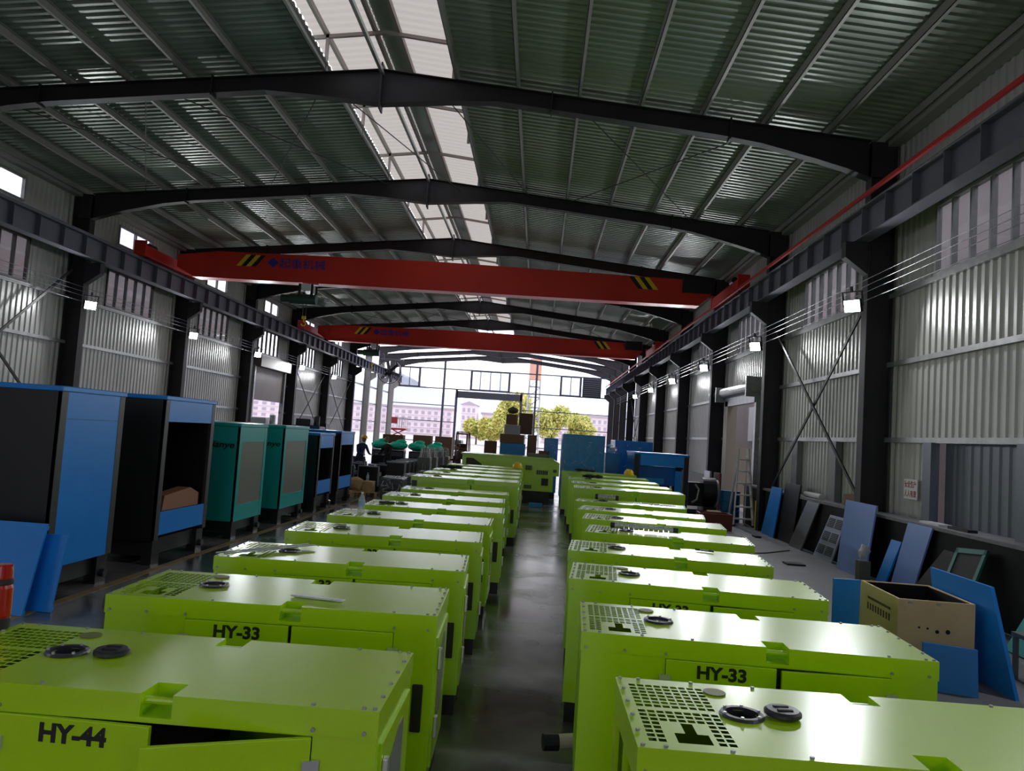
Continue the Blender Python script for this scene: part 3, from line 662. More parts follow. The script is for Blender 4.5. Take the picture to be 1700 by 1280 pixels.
# large lime unit closing the left row
t = thing('generator_canopy', 'large high lime green enclosure with shaped end closing the left row', 'generator', (-.90, 25.2, 0), 0, GL); t.scale = (1.09, 1, .95)
MB().prism([(-1.34, -.7, .42), (-1.34, -.7, 1.5), (1.32, -.7, 1.5), (1.50, -.7, 1.38), (1.50, -.7, .95), (1.34, -.7, .95), (1.34, -.7, .42)], (0, 1.4, 0)).build('body', M['lime'], t)
MB().box(-1.38, 1.34, -.74, .74, 1.5, 1.54).build('lid', M['lime'], t)
MB().prism([(-1.22, -.705, 1.15), (-1.22, -.705, 1.38), (-1.02, -.705, 1.38), (-.76, -.705, 1.2), (-.76, -.705, 1.15)], (0, -.01, 0)).build('air_opening', M['black'], t)
for (x, z, w, h) in ((.62, 1.18, .2, .16), (1.02, 1.05, .34, .14), (.62, .55, .22, .12), (1.38, 1.12, .1, .1)):
    mb = MB()
    for i in range(6): mb.box(x-w/2+i*w/6, x-w/2+i*w/6+w/9, -.712, -.70, z-h/2, z+h/2)
    mb.build('louver', M['cap'], t)
MB().box(1.0, 1.2, -.72, -.70, .62, .86).build('control_window', M['black'], t)
MB().box(-1.3, 1.25, -.68, .68, .0, .42).build('base_frame', M['black'], t)

# ------------------------------------------------------------------ things lying on the canopies
ZL = 1.062
def small_cap(x, y, z, label, r=.072):
    t = thing('round_cover', label, 'cap', (x, y, z), .1, 'loose exhaust caps')
    MB().lathe([(r-.006, 0), (r, .004), (r, .016), (r-.01, .024), (.01, .026)], n=28).build('disc', M['cap'], t)
    for yy in (-.022, .022): MB().box(-.03, .03, yy-.007, yy+.007, .0245, .029).build('slot', M['dark'], t)
small_cap(-1.755, 3.29, ZL, 'round dark cap lying beside the exhaust ring on the HY-44 canopy')
small_cap(1.035, 3.16, ZL+.006, 'round dark cap leaning on the exhaust ring, nearest canopy on the right')
small_cap(-2.02, 10.63, ZL, 'thick dark cap near the left end of the sixth left canopy', .11)
th = thing('thermos_flask', 'red vacuum flask with black collar on the HY-44 grille, left edge', 'flask', (-2.43, 3.53, ZL), 0)
MB().lathe([(.045, 0), (.05, .006), (.05, .045), (.046, .05)], n=28).build('base', M['cap'], th)
MB().lathe([(.046, .05), (.049, .06), (.049, .185), (.044, .20)], n=28).build('flask_body', M['redp'], th)
MB().lathe([(.043, .20), (.047, .205), (.047, .222), (.043, .226)], n=28).build('collar', M['cap'], th)
MB().lathe([(.042, .226), (.043, .232), (.040, .285), (.034, .292)], n=28).build('cup_lid', M['redp'], th)
tag(MB().bar((-1.40, 4.62, ZL+.006), (-1.08, 4.57, ZL+.006), .05, .008).bar((-1.38, 4.60, ZL+.011), (-1.13, 4.56, ZL+.011), .035, .006).build('plastic_strip', mat('pale_film', (.75, .75, .8), .3)), 'crumpled white strip lying on the second left canopy lid', 'strip')
r3z = 1.083
rl = ['long threaded rod lying across the grille of the third left canopy, front one', 'long threaded rod lying across the grille of the third left canopy, rear one']
for i, (a, b) in enumerate((((-2.35, 5.75, r3z), (-1.87, 6.48, r3z)), ((-2.28, 5.74, r3z), (-1.80, 6.46, r3z)))):
    tag(MB().cyl(a, b, .006, 10).build('threaded_rod', M['galv']), rl[i], 'rod', 'rods on the third canopy')
wb_ = thing('water_bottle', 'clear plastic water bottle with blue label on the fifth left canopy', 'bottle', (-2.06, 9.24, ZL+.001), 0); wb_.scale = (.9, .9, .8)
MB().lathe([(.042, 0), (.045, .01), (.045, .09), (.041, .10), (.045, .11), (.045, .19), (.03, .24), (.014, .265), (.014, .285)], n=20).build('bottle_body', M['water'], wb_, smooth=True)
MB().lathe([(.0455, .10), (.0457, .105), (.0457, .17), (.0455, .175)], n=20).build('wrapper', mat('pale_blue_label', (.3, .45, .7), .4), wb_)
MB().lathe([(.016, .283), (.016, .305), (.012, .306)], n=16).build('cap', mat('bottle_cap', (.8, .85, .95), .4), wb_)
def wrapped_pipe(a, b, r, label, cat='pipe'):
    t = thing('wrapped_pipe', label, cat, a); a = Vector(a); b = Vector(b); d = b-a; n = 12; mb = MB()
    for i in range(n):
        p, q = d*i/n, d*(i+.85)/n; k = 1+.08*math.sin(i*2.3); mb.cyl(p, q, r*k, 14)
    mb.build('foil_wrap', M['wrap'], t)
    e = d.normalized()*.05; MB().cyl(-e, e*.6, r*.92, 14).cyl(d-e, d+e, r*.92, 14).build('black_end', M['cap'], t)
wrapped_pipe((.98, 9.30, ZL+.054), (1.66, 9.18, ZL+.054), .036, 'silver foil-wrapped exhaust pipe lying across the fifth right canopy')
wrapped_pipe((1.12, 13.62, ZL+.07), (1.42, 13.56, ZL+.07), .05, 'short dark ended wrapped tube on the eighth right canopy')
wrapped_pipe((1.70, 7.05+.85, ZL+.015), (1.78, 7.02+.85, ZL+.015), .01, 'small silver tool lying on the fourth right canopy', 'tool')
mb = MB(); rnd = random.Random(4)
for i in range(14): mb.ball((1.7+i*.05, 13.3-.01*i+rnd.uniform(-.03, .03), ZL+.032), .035, 1, (1.3, 1, .5), .3, rnd)
tag(mb.build('crumpled_wrap', mat('milky_wrap', (.75, .78, .8), .2, alpha=.5)), 'crumpled clear plastic wrap on the lid of the eighth right canopy', 'wrap')
def helmet(x, y, z, label):
    t = thing('safety_helmet', label, 'helmet', (x, y, z), .4, 'yellow safety helmets left on canopies')
    mb = MB(); mb.lathe([(.135, .0), (.138, .03), (.128, .08), (.10, .125), (.06, .15), (.01, .158)], n=24).build('shell', M['yellow'], t, smooth=True)
    MB().prism([(-.17*math.cos(a*.2), -.17*math.sin(a*.2)-.0, .0) for a in range(16)], (0, 0, .012)).build('brim', M['yellow'], t)
    MB().box(-.012, .012, -.12, .12, .12, .162).build('ridge', M['yellow'], t)
helmet(-.52, 21.55, 1.212, 'yellow safety helmet on the right end of the left row, last canopy')
helmet(2.6, 21.75, 1.212, 'yellow safety helmet on the last canopy of the right row')
def rag(x, y, z, label, m, s=.3):
    mb = MB(); rnd = random.Random(int(x*100))
    for i in range(9): mb.ball((x+rnd.uniform(-s, s), y+rnd.uniform(-.08, .08), z+.06), .09, 1, (1.4, .9, .45), .25, rnd)
    tag(mb.build('cloth_bundle', m), label, 'cloth')
rag(-2.0, 18.45, 1.2, 'dark jacket bundled on the eleventh left canopy', M['blackc'], .2); rag(1.35, 21.9, 1.2, 'dark rag bundled on the last canopy of the right row', M['blackc'], .25)
rag(1.32, 18.3, 1.205, 'flat dark cloth on the eleventh right canopy', M['blackc'], .18)
# white-capped hose lying in the aisle
t = thing('rubber_hose', 'pale stubby hose with black end poking into the aisle', 'hose', (.18, 5.25, 0))
MB().cyl((-.02, 0, .09), (.08, .02, .09), .055, 14).build('coupling', M['black'], t); MB().tube([(.07, .02, .09), (.18, .03, .10), (.30, .03, .12)], .05, 14).build('sleeve', M['beige'], t)

t = thing('plastic_tray', 'small bright blue tray on the aisle floor before the big lime enclosure', 'tray', (.05, 23.4, 0))
MB().box(-.2, .2, -.14, .14, 0, .12).build('tray_body', M['blue2'], t, bevel=.01)

# ------------------------------------------------------------------ tall cabinets along the left
def cabinet(y0, y1, zt, label, style, depth=2.2, x=-5.17):
    t = thing('generator_enclosure', label, 'enclosure', (x, (y0+y1)/2, 0), 0, 'tall enclosures along the left side')
    h = (y1-y0)/2; base = .34 if style != 'teal' else .30; p = .11
    fr = M['black'] if style != 'teal' else M['teal']
    MB().box(-depth, 0, -h, -h+.05, base, zt-.06).build('end_panel', fr, t)
    MB().box(-depth, 0, h-.05, h, base, zt-.06).build('end_panel', fr, t)
    MB().box(-depth, -depth+.04, -h+.05, h-.05, base, zt-.06).build('back_panel', fr, t)
    post = mat('grey_corner_post', (.035, .036, .036), .45)
    for yy in (-h, h-p):
        MB().box(-.04, .008, yy, yy+p, base if style != 'teal' else base, zt-.06).build('corner_post', post if style != 'teal' else fr, t)
    rm = M['blue'] if style != 'teal' else M['teal']
    MB().box(-depth-.02, .02, -h-.02, h+.02, zt-.06, zt).build('roof', rm, t, bevel=.01)
    if style == 'blue': MB().box(-.02, .004, -h+p, h-p, base, zt-.06).build('door', M['blue'], t); MB().box(.004, .007, -h+p, h-p, zt-.36, zt-.355).build('seam', M['cap'], t)
    elif style == 'open':
        MB().box(-.02, .004, -h+p, h-p, zt-.36, zt-.06).build('top_panel', M['blue'], t); MB().box(-.02, .004, -h+p, h-p, base+.06, base+.38).build('bottom_panel', M['blue'], t)
        MB().box(-1.6, -.3, -h+.2, h-.2, base, base+.5).build('tank', M['blackm'], t)
    else:
        MB().box(-.02, .006, -h+p, h-p, zt-.32, zt-.06).build('top_panel', M['teal'], t); MB().box(-.02, .006, -h+p, h-p, base, base+.28).build('bottom_panel', M['teal'], t)
        MB().box(-.02, .0, -h+p, h-p, base+.28, zt-.32).build('window_panel', M['glassy'], t)
    mb = MB(); mb.box(-depth+.05, -.08, -h+.04, h-.04, .12, base)
    for yy in (-h+.02, h-.24): mb.box(-.16, -.02, yy, yy+.22, 0, base)
    mb.box(-depth+.05, -depth+.25, -h+.02, h-.02, 0, .12)
    mb.build('base_frame', M['black'], t)
    MB().cyl((-.03, h-.12, .12), (.03, h-.12, .12), .05, 14).build('lifting_eye', M['cap'], t)
    return t
cabinet(8.15, 9.42, 2.32, 'tall enclosure with black end and solid royal blue door, nearest on left', 'blue', 2.4)
cb = cabinet(10.49, 12.12, 2.34, 'tall black enclosure with open front between blue top and bottom strips, brown board inside', 'open', 2.3)
tag(MB().prism([(-5.42, 10.75, .72), (-5.42, 11.9, .72), (-5.42, 11.9, .90), (-5.42, 11.6, 1.0), (-5.42, 10.8, .93)], (.20, 0, 0)).build('brown_board', M['copper']), 'brown board inside the open blue and black enclosure', 'board')
def teal_text(c): text_mesh('lettering', 'Tianye', .15, M['txt'], c, (-.60, -c['hh']-.006, 1.57), (PI/2, 0, 0), bold=.003, shear=.2, width=.50)
t1 = cabinet(13.24, 14.56, 2.0, 'nearer of the two teal enclosures with grey window panel', 'teal', 2.1); t1['hh'] = .66
t2 = cabinet(15.62, 17.2, 2.0, 'farther of the two teal enclosures with grey window panel', 'teal', 2.1); t2['hh'] = .79
teal_text(t1); teal_text(t2)
for c in (t1, t2): del c['hh']
cabinet(18.15, 19.5, 1.86, 'shorter black and blue enclosure right behind the teal ones', 'open', 2.0)
cabinet(20.12, 21.6, 1.92, 'black and blue enclosure at the far end of the left line', 'open', 2.2)
# loose blue panels at the near left
def leaning(name, label, x0, x1, y, z1, lean, m, t=.03, cat='metal sheet', ax='y', z0=.0, group=None):
    e = thing(name, label, cat, ((x0+x1)/2, y, z0), 0, group); w = (x1-x0)/2
    mx_ = Matrix.Rotation(-lean, 4, 'X'); MB().box(-w, w, -t/2, t/2, 0, z1, mx_).build('sheet', m, e, bevel=.004)
    MB().box(-w+.01, w-.01, t/2, t/2+.03, .02, .06, mx_).box(-w+.01, w-.01, t/2, t/2+.03, z1-.06, z1-.02, mx_).build('folded_edge', m, e)
    return e
leaning('metal_sheet', 'royal blue sheet panel leaning at the left edge, in front of the other', -6.1, -4.98, 7.58, .92, .30, M['blue'])
leaning('metal_sheet', 'narrow royal blue sheet panel behind another at the left edge', -5.5, -4.83, 7.80, .78, .22, M['blue'])

# ------------------------------------------------------------------ leaning panels on the right dado wall
def wall_panel(name, label, y0, y1, xb, xt, zt, m, th=.03, cat='metal sheet', group='metal sheets leaning on the low black wall', slant=0.):
    e = thing(name, label, cat, (xb, (y0+y1)/2, 0.0), 0, group); h = (y1-y0)/2
    a = math.atan2(xt-xb, zt); L = math.hypot(xt-xb, zt)
    mx_ = Matrix.Rotation(a, 4, 'Y') @ Matrix.Rotation(slant, 4, 'X')
    MB().box(-th, 0, -h, h, 0, L, mx_).build('sheet', m, e, bevel=.004)
    return e, mx_, h, L
sheen = mat('blue_panel_lamp_sheen', (.22, .34, .80), .25, coat=.6)  # floodlight sheen on the sheets is put into a lighter base colour
GP = 'metal sheets leaning on the low black wall'
def quad_sheet(name, label, tl, tr, br, bl, m, th=.03):
    # corners given as seen from the aisle; local origin at the middle of the foot
    o = Vector(((bl[0]+br[0])/2, (bl[1]+br[1])/2, 0)); e = thing(name, label, 'metal sheet', tuple(o), 0, GP)
    P = [Vector(p)-o for p in (tl, tr, br, bl)]; n = (P[1]-P[0]).cross(P[3]-P[0]).normalized()
    if n.x < 0: n = -n
    MB().prism(P, n*th).build('sheet', m, e, bevel=.004)
    return e, P, -n
quad_sheet('metal_sheet', 'bright blue narrow sheet beside the yellow post', (6.02, 19.94, 1.24), (6.02, 19.12, 1.24), (5.93, 19.40, 0), (5.97, 20.55, 0), M['blue'])
quad_sheet('metal_sheet', 'tall black sheet beside the narrow bright blue one', (6.07, 19.04, 1.40), (6.07, 17.95, 1.40), (6.0, 18.2, 0), (6.0, 19.25, 0), M['black'])
quad_sheet('metal_sheet', 'dull bare steel sheet leaning between the black and louvered ones', (6.05, 17.42, 1.09), (6.05, 16.68, 1.09), (5.9, 17.3, 0), (5.9, 18.12, 0), mat('bare_steel', (.35, .36, .38), .3, metal=.8))
e, P, n = quad_sheet('louvered_sheet', 'pale lilac louvered sheet with six vent blocks', (6.02, 15.98, .92), (6.02, 15.16, .92), (5.93, 15.62, 0), (5.93, 16.62, 0), M['lightgrey'])
def bil(u, v): return (P[0]*(1-u)+P[1]*u)*(1-v)+(P[3]*(1-u)+P[2]*u)*v
for r in range(3):
    for c in (0, 1):
        mb = MB()
        for i in range(6):
            v = .07+r*.31+i*.036; mb.bar(bil(.09+c*.46, v)+n*.006, bil(.45+c*.46, v)+n*.006, .012, .02)
        mb.build('vent_block', M['cap'], e)
quad_sheet('metal_sheet', 'large blue sheet catching the light, in front of the column', (5.93, 14.98, 1.30), (5.93, 13.66, 1.30), (5.80, 13.76, 0), (5.80, 15.0, 0), sheen)
quad_sheet('metal_sheet', 'medium blue sheet leaning left of the teal frame', (6.05, 12.76, 1.12), (6.05, 11.99, 1.12), (5.93, 12.35, 0), (5.93, 13.08, 0), sheen)
quad_sheet('metal_sheet', 'small blue sheet with pale edge between two larger blue ones', (6.03, 13.28, .78), (6.03, 12.92, .78), (5.9, 13.22, 0), (5.9, 13.56, 0), M['blue'])
quad_sheet('metal_sheet', 'black sheet leaning beside the teal frame', (6.03, 11.6, .85), (6.03, 11.15, .85), (5.7, 11.5, 0), (5.7, 12.1, 0), M['blackm'])
e = thing('teal_doorway', 'dark green teal edged frame leaning on the black wall', 'metal frame', (5.6, 10.7, 0)); mx_ = Matrix.Rotation(math.atan2(.42, .98), 4, 'Y') @ Matrix.Rotation(-.1, 4, 'X')
MB().box(-.03, 0, -.35, -.28, 0, 1.05, mx_).box(-.03, 0, .28, .35, 0, 1.05, mx_).box(-.03, 0, -.35, .35, .98, 1.05, mx_).build('frame', mat('deep_teal', (.01, .16, .12), .35), e); MB().box(-.02, -.005, -.28, .28, 0, .98, mx_).build('infill', M['blackm'], e)
e = thing('teal_sheet', 'bright teal metal sheet at the right side of the picture', 'metal frame', (5.55, 9.0, 0)); mx_ = Matrix.Rotation(.52, 4, 'Y')
MB().box(-.03, 0, -.3, .25, 0, 1.1, mx_).build('sheet', M['teal'], e)
# yellow bollards, sign, small things on the wall cap
struct(MB().cyl((6.12, 21.5, 0), (6.12, 21.5, .75), .06, 16).build('bollard', M['orange'])); struct(MB().box(6.02, 6.22, 14.25, 14.4, .9, 1.22).build('post_guard', M['orange']))
s = tag(MB().box(6.42, 6.435, 13.26, 13.73, 1.46, 1.80).build('wall_sign', M['white']), 'white safety sign with red characters on the right wall sheets', 'sign')
rtx = mat('sign_red', (.35, .03, .03), .5)
text_mesh('lettering', '安全生产', .12, rtx, s, (6.418, 13.71, 1.67), (PI/2, 0, -PI/2), bold=.002, width=.42); text_mesh('lettering', '人人有责', .12, rtx, s, (6.418, 13.71, 1.51), (PI/2, 0, -PI/2), bold=.002, width=.42)
def lay(name, label, cat, mb, m): return tag(mb.build(name, m), label, cat)
lay('paper_tube', 'white tube lying on the low wall cap beyond the column', 'tube', MB().cyl((6.28, 18.2, 1.20), (6.28, 17.2, 1.20), .06, 16), M['white'])
lay('plywood_scrap', 'brown board scraps on the low wall cap by the column', 'board', MB().bar((6.3, 15.9, 1.25), (6.3, 15.1, 1.32), .1, .22).box(6.2, 6.45, 15.3, 15.7, 1.14, 1.2), M['card'])
lay('rubber_strip', 'flat black strip on the low wall cap under the grey shutter', 'strip', MB().box(6.2, 6.34, 11.3, 11.85, 1.14, 1.18), M['black'])
lay('white_tray', 'white tray on the low wall cap left of the grey shutter', 'tray', MB().box(6.2, 6.4, 12.1, 12.7, 1.14, 1.17), M['white'])
lay('white_bag', 'white plastic bag slumped between two blue panels', 'bag', MB().ball((5.66, 13.45, .53), .09, 2, (1, .9, 1.5), .25), mat('bag_white', (.6, .6, .55), .5))
lay('carton', 'small olive carton standing below the white bag', 'carton', MB().box(5.56, 5.74, 13.36, 13.54, 0, .37), mat('olive_card', (.12, .13, .09), .7))
lay('rubber_mat', 'small black mat lying on the grey floor by the louvered panel', 'mat', MB().box(4.85, 5.2, 14.9, 15.2, 0.004, .03), M['black'])
lay('metal_scrap', 'tiny black bracket on the floor by the blue narrow panel', 'bracket', MB().box(5.45, 5.6, 19.2, 19.5, 0.002, .04), M['black'])
struct(MB().tube([(3.2, 16.5, .01), (4.2, 16.0, .01), (4.9, 16.4, .01), (5.6, 17.1, .01)], .012, 6).build('floor_cable', M['cap']))

# crate with big blue panels, right foreground
c = thing('plywood_crate', 'open topped plywood crate with stencilled side at right', 'crate', (4.0, 8.25, 0), -.05)
cx, cy, ch = .36, .50, .76
MB().box(-cx, cx, -cy, -cy+.02, 0, ch).build('side_board', M['wood'], c); MB().box(-cx, cx, cy-.02, cy, 0, ch).build('side_board', M['wood'], c)
MB().box(-cx, -cx+.02, -cy+.02, cy-.02, 0, ch).build('side_board', mat('plywood_light', (.66, .56, .20), .6), c); MB().box(cx-.02, cx, -cy+.02, cy-.02, 0, ch).build('side_board', M['wood'], c)
MB().box(-cx+.02, cx-.02, -cy+.02, cy-.02, 0, .03).build('floor_board', M['wood'], c); _l = MB(); _l.box(-cx+.021, -cx+.026, -cy+.021, cy-.021, .03, ch-.01).box(cx-.026, cx-.021, -cy+.021, cy-.021, .03, ch-.01).box(-cx+.026, cx-.026, -cy+.021, -cy+.026, .03, ch-.01).box(-cx+.026, cx-.026, cy-.026, cy-.021, .03, ch-.01).box(-cx+.03, cx-.03, -cy+.03, cy-.03, .031, .06); _l.build('black_lining', M['blackm'], c)
mb = MB()
for i in range(9): mb.box(-cx-.003, -cx, .25-i*.07, .285-i*.07, .50, .57)
mb.box(-cx-.003, -cx, -.32, .28, .61, .635); mb.build('stencil_marks', mat('stencil_ink', (.10, .08, .03), .6), c)
mb = MB()
for (x, z, r) in ((-.16, .50, .011), (-.08, .495, .011), (.01, .47, .018), (.11, .475, .022)): mb.cyl((x, -cy-.004, z), (x, -cy, z), r, 10)
mb.build('bolt_holes', M['txt'], c)
mb = MB()
for x in (-.25, .02): mb.box(x-.02, x+.02, -cy-.006, -cy, ch-.04, ch-.015)
mb.build('clips', M['chrome'], c)
# big panels
def plate(name, label, pts, v, m, cat='metal sheet'): return tag(MB().prism(pts, v).build(name, m), label, cat)
plate('metal_sheet', 'tall dark blue sheet standing close behind the plywood crate', [(4.43, 8.80, .95), (4.43, 7.66, .95), (4.47, 7.30, 0), (4.47, 8.65, 0)], (.035, 0, 0), M['blue'])
plate('metal_sheet', 'low dark blue sheet in front of the plywood crate', [(3.73, 7.49, .42), (4.14, 7.33, .42), (4.14, 7.30, 0), (3.73, 7.46, 0)], (0, .03, 0), M['blue'])
plate('metal_sheet', 'dark blue sheet standing left of the plywood crate', [(3.46, 9.0, .72), (3.74, 8.95, .73), (3.74, 8.95, 0), (3.46, 9.0, 0)], (0, .03, 0), M['blue'])
# bench with clutter at far right edge
t = thing('pallet', 'small slatted wooden pallet on floor at the right picture edge', 'pallet', (5.35, 6.9, 0), .1)
for i in range(5): MB().box(-.25, .35, -.4+i*.17, -.29+i*.17, .13, .15).build('slat', M['pine'], t)
for i in range(3): MB().box(-.25+i*.25, -.17+i*.25, -.4, .39, .0, .13).build('runner', M['pine'], t)
t = thing('work_stand', 'low grey steel stand with dark cloth at right edge', 'stand', (5.25, 7.75, 0), 0)
MB().box(-.35, .35, -.35, .35, .42, .46).build('top', M['greyp'], t)
for sx_ in (-.32, .32):
    for sy in (-.32, .32): MB().box(sx_-.02, sx_+.02, sy-.02, sy+.02, 0, .42).build('leg', M['greyp'], t)
rag(5.3, 7.85, .46, 'black cloth heaped on the low steel stand at right', M['blackc'], .2)

# ------------------------------------------------------------------ ladder, drum, wheel assembly, red bin
t = thing('step_ladder', 'aluminium step ladder standing before the open right side door', 'ladder', (5.82, 21.75, 0), 0)
alu = mat('aluminium', (.72, .72, .72), .4, metal=.1)
for s in (-1, 1): MB().bar((s*.27, -.05, 0), (s*.13, .28, 2.15), .04, .08).build('rail', alu, t); MB().bar((s*.24, .75, 0), (s*.12, .34, 1.95), .035, .06).build('rear_rail', alu, t)
for i in range(6):
    f = (i+.6)/6.6; w = .27-.14*f; MB().box(-w, w, -.10+.33*f-.0, .02+.33*f, 2.15*f, 2.15*f+.04).build('step', alu, t)
for s in (-1, 1): MB().box(s*.27-.04, s*.27+.04, -.1, .02, 0, .05).build('foot', M['black'], t)
t = thing('steel_drum', 'blue barrel standing behind the step ladder', 'barrel', (5.75, 23.0, 0)); MB().lathe([(.28, 0), (.29, .02), (.28, .3), (.295, .31), (.28, .33), (.28, .58), (.295, .6), (.28, .62), (.28, .88), (.29, .9), (.27, .9)], n=28).build('barrel_body', mat('drum_blue', (.01, .12, .33), .35), t)
t = thing('scrap_bin', 'low red oxide steel bin on the floor by the side door', 'bin', (4.75, 20.6, 0), -.05)
for (a, b, c_, d_) in ((-.42, .42, -.3, -.27), (-.42, .42, .27, .3), (-.42, -.39, -.27, .27), (.39, .42, -.27, .27)): MB().box(a, b, c_, d_, 0, .42).build('side_plate', M['rust'], t)
MB().box(-.39, .39, -.27, .27, 0, .03).build('bottom_plate', M['rust'], t)
t = thing('radiator_engine', 'dark engine with round fan cowl and silver pipes beside the blue frame', 'engine', (5.22, 23.9, 0), 0)
MB().cyl((-.18, -.2, .78), (.22, -.2, .78), .44, 28).build('fan_cowl', M['black'], t); MB().cyl((.22, -.2, .78), (.30, -.2, .78), .38, 28).build('cowl_face', M['galv'], t)
MB().box(-.6, -.18, -.4, .3, .35, 1.05).build('engine_block', M['engine'], t); MB().tube([(-.5, -.45, .45), (-.35, -.45, .55), (-.30, -.45, .85), (-.42, -.45, 1.0)], .03, 10).build('pipe', M['chrome'], t)
MB().box(-.65, .35, -.45, -.38, .08, .2).box(-.65, .35, .25, .32, .08, .2).box(-.6, -.5, -.45, .3, 0, .08).box(.2, .3, -.45, .3, 0, .08).build('skid', M['cap'], t)
MB().box(-.18, .2, -.62, .22, .2, .36).build('mount', M['black'], t)
lay('sheet_stack', 'dark red board standing beside the open side door', 'board', MB().box(5.72, 5.78, 24.3, 25.1, 0, 1.35), M['rust'])
lay('sheet_stack', 'grey board standing just left of the dark red board', 'board', MB().box(5.50, 5.56, 24.7, 25.5, 0, 1.38), M['galv'])
# plywood junk near ladder
lay('open_carton', 'small pale timber offcuts piled beside the ladder foot', 'offcuts', MB().box(4.9, 5.3, 21.9, 22.4, 0, .28).box(4.9, 5.25, 21.9, 22.2, .28, .36), M['pine'])

# ------------------------------------------------------------------ blue units behind the right row
t = thing('generator_enclosure', 'unfinished blue enclosure shell on black posts behind the right row', 'enclosure', (3.70, 24.0, 0), 0)
MB().box(-.82, .82, -1.0, 1.0, 1.80, 1.86).build('roof', M['blue'], t, bevel=.01)
for x in (-.80, .66):
    for y in (-1.0, .86): MB().box(x, x+.14, y, y+.14, .25, 1.8).build('corner_post', M['black'], t)
MB().box(-.62, .66, -.99, -.96, 1.48, 1.8).build('top_panel', M['blue'], t); MB().box(-.60, .5, -.55, .6, .9, 1.46).build('inner_duct', M['blue'], t)
MB().box(-.8, -.78, -.86, .86, .25, 1.8).build('side_panel', mat('panel_blue', (.01, .10, .30), .35), t); MB().box(.42, .62, -.96, -.90, .25, 1.36).build('door_leaf', M['blue'], t)
MB().box(-.8, .8, -.98, .98, 0, .25).build('base_frame', M['black'], t); MB().box(-.5, .35, -.5, .6, .25, .9).build('tank', M['blackm'], t); MB().box(-.55, .1, -.93, -.9, .95, 1.12).build('inner_strip', M['blue2'], t)
for (x0, x1, y0, y1, z, l) in ((.80, 2.14, 24.6, 26.2, 2.27, 'big plastic-wrapped blue enclosure behind the right row, left one'), (2.62, 3.9, 26.2, 27.8, 2.18, 'wrapped blue enclosure behind the unfinished shell'),
                        (.24, .72, 27.0, 28.6, 2.10, 'narrow wrapped blue enclosure left of the big one')):
    t = thing('wrapped_enclosure', l, 'enclosure', ((x0+x1)/2, (y0+y1)/2, 0), 0, 'plastic wrapped blue enclosures'); w, d = (x1-x0)/2, (y1-y0)/2
    MB().box(-w, w, -d, d, .2, z).build('enclosure_body', M['blue2'], t, bevel=.02); MB().box(-w+.03, w-.03, -d+.03, d-.03, 0, .2).build('base_frame', M['black'], t)
    mb = MB(); mb.box(-w-.012, -w+.09, -d-.012, -d+.02, .3, z).build('wrap_fold', M['film'], t)
    mb = MB(); rnd = random.Random(5)
    for i in range(9): a = rnd.uniform(-w+.1, w-.1); zz = rnd.uniform(z*.5, z-.15); mb.bar((a, -d-.006, zz), (a+rnd.uniform(-.12, .12), -d-.006, zz+rnd.uniform(-.1, .12)), .012, .012)
    mb.build('wrap_creases', M['wrap'], t)
t = thing('wrapped_enclosure', 'lower blue wrapped unit with torn white film between two tall ones', 'enclosure', (2.42, 25.35, 0), 0); MB().box(-.21, .25, -.5, .6, .1, 1.75).build('enclosure_body', M['blue2'], t, bevel=.02); MB().box(-.2, .24, -.48, .58, 0, .1).build('base_frame', M['black'], t)
mb = MB(); rnd = random.Random(9)
for i in range(10): mb.ball((rnd.uniform(-.1, .08), -.4+rnd.uniform(-.05, .3), 1.8+rnd.uniform(-.05, .2)), .09, 1, (1.4, 1, .5), .3, rnd)
mb.build('torn_film', M['white'], t)

# boxes stacked behind the big lime unit
def carton(x, y, z, w, d, h, label, m, rz=0., cat='box'):
    t = thing('carton', label, cat, (x, y, z), rz, 'cartons stacked behind the lime enclosure'); MB().box(-w/2, w/2, -d/2, d/2, 0, h).build('carton_body', m, t, bevel=.01)
    MB().box(-w/2, w/2, -.03, .03, h, h+.004).build('tape', M['beige'], t); return t
t = thing('steel_crate', 'blue steel crate carrying the stacked cartons', 'crate', (-.95, 29.9, 0)); MB().box(-.48, .48, -.5, .5, .1, 1.80).build('side', mat('bright_blue', (.01, .22, .55), .4), t); MB().box(-.4, .4, -.4, .4, 0, .1).build('skid', M['black'], t)
carton(-1.83, 30.2, 0, .46, .6, 1.84, 'tall brown carton at the lower left of the stack', M['card'])
carton(-.99, 29.9, 1.805, .93, .7, .34, 'wide brown carton directly on the blue steel crate', M['card']); carton(-1.02, 29.9, 2.15, .60, .5, .36, 'speckled white carton in the middle of the stack', mat('speckled_white', (.42, .44, .44), .7, noise=(.3, .32, .32), nscale=40.), .1)
carton(-1.05, 29.9, 2.52, .40, .4, .40, 'dark brown carton near the top of the stack', M['card'], -.1); carton(-.22, 30.3, 0, .36, .5, 2.17, 'tall narrow brown carton right of the blue steel crate', M['card']); carton(-.50, 30.3, 2.18, .52, .45, .82, 'big dark brown carton with white marks at the upper right of the stack', mat('dark_card', (.13, .07, .045), .7))
lay('straw_bundle', 'olive bundle crowning the stacked cartons', 'bundle', MB().ball((-1.03, 29.9, 3.08), .22, 2, (1, .8, .6), .1), mat('olive_sack', (.09, .10, .05), .8))
t = thing('generator_canopy', 'flat dark engine parts heaped on the lime enclosure lid', 'parts', (-.1, 25.25, 1.47)); MB().box(-.2, .5, -.25, .25, 0, .10).build('tray', M['greyp'], t); MB().box(.15, .5, -.2, .2, .10, .2).build('carton_piece', M['card'], t)
t.name = 'parts_tray'

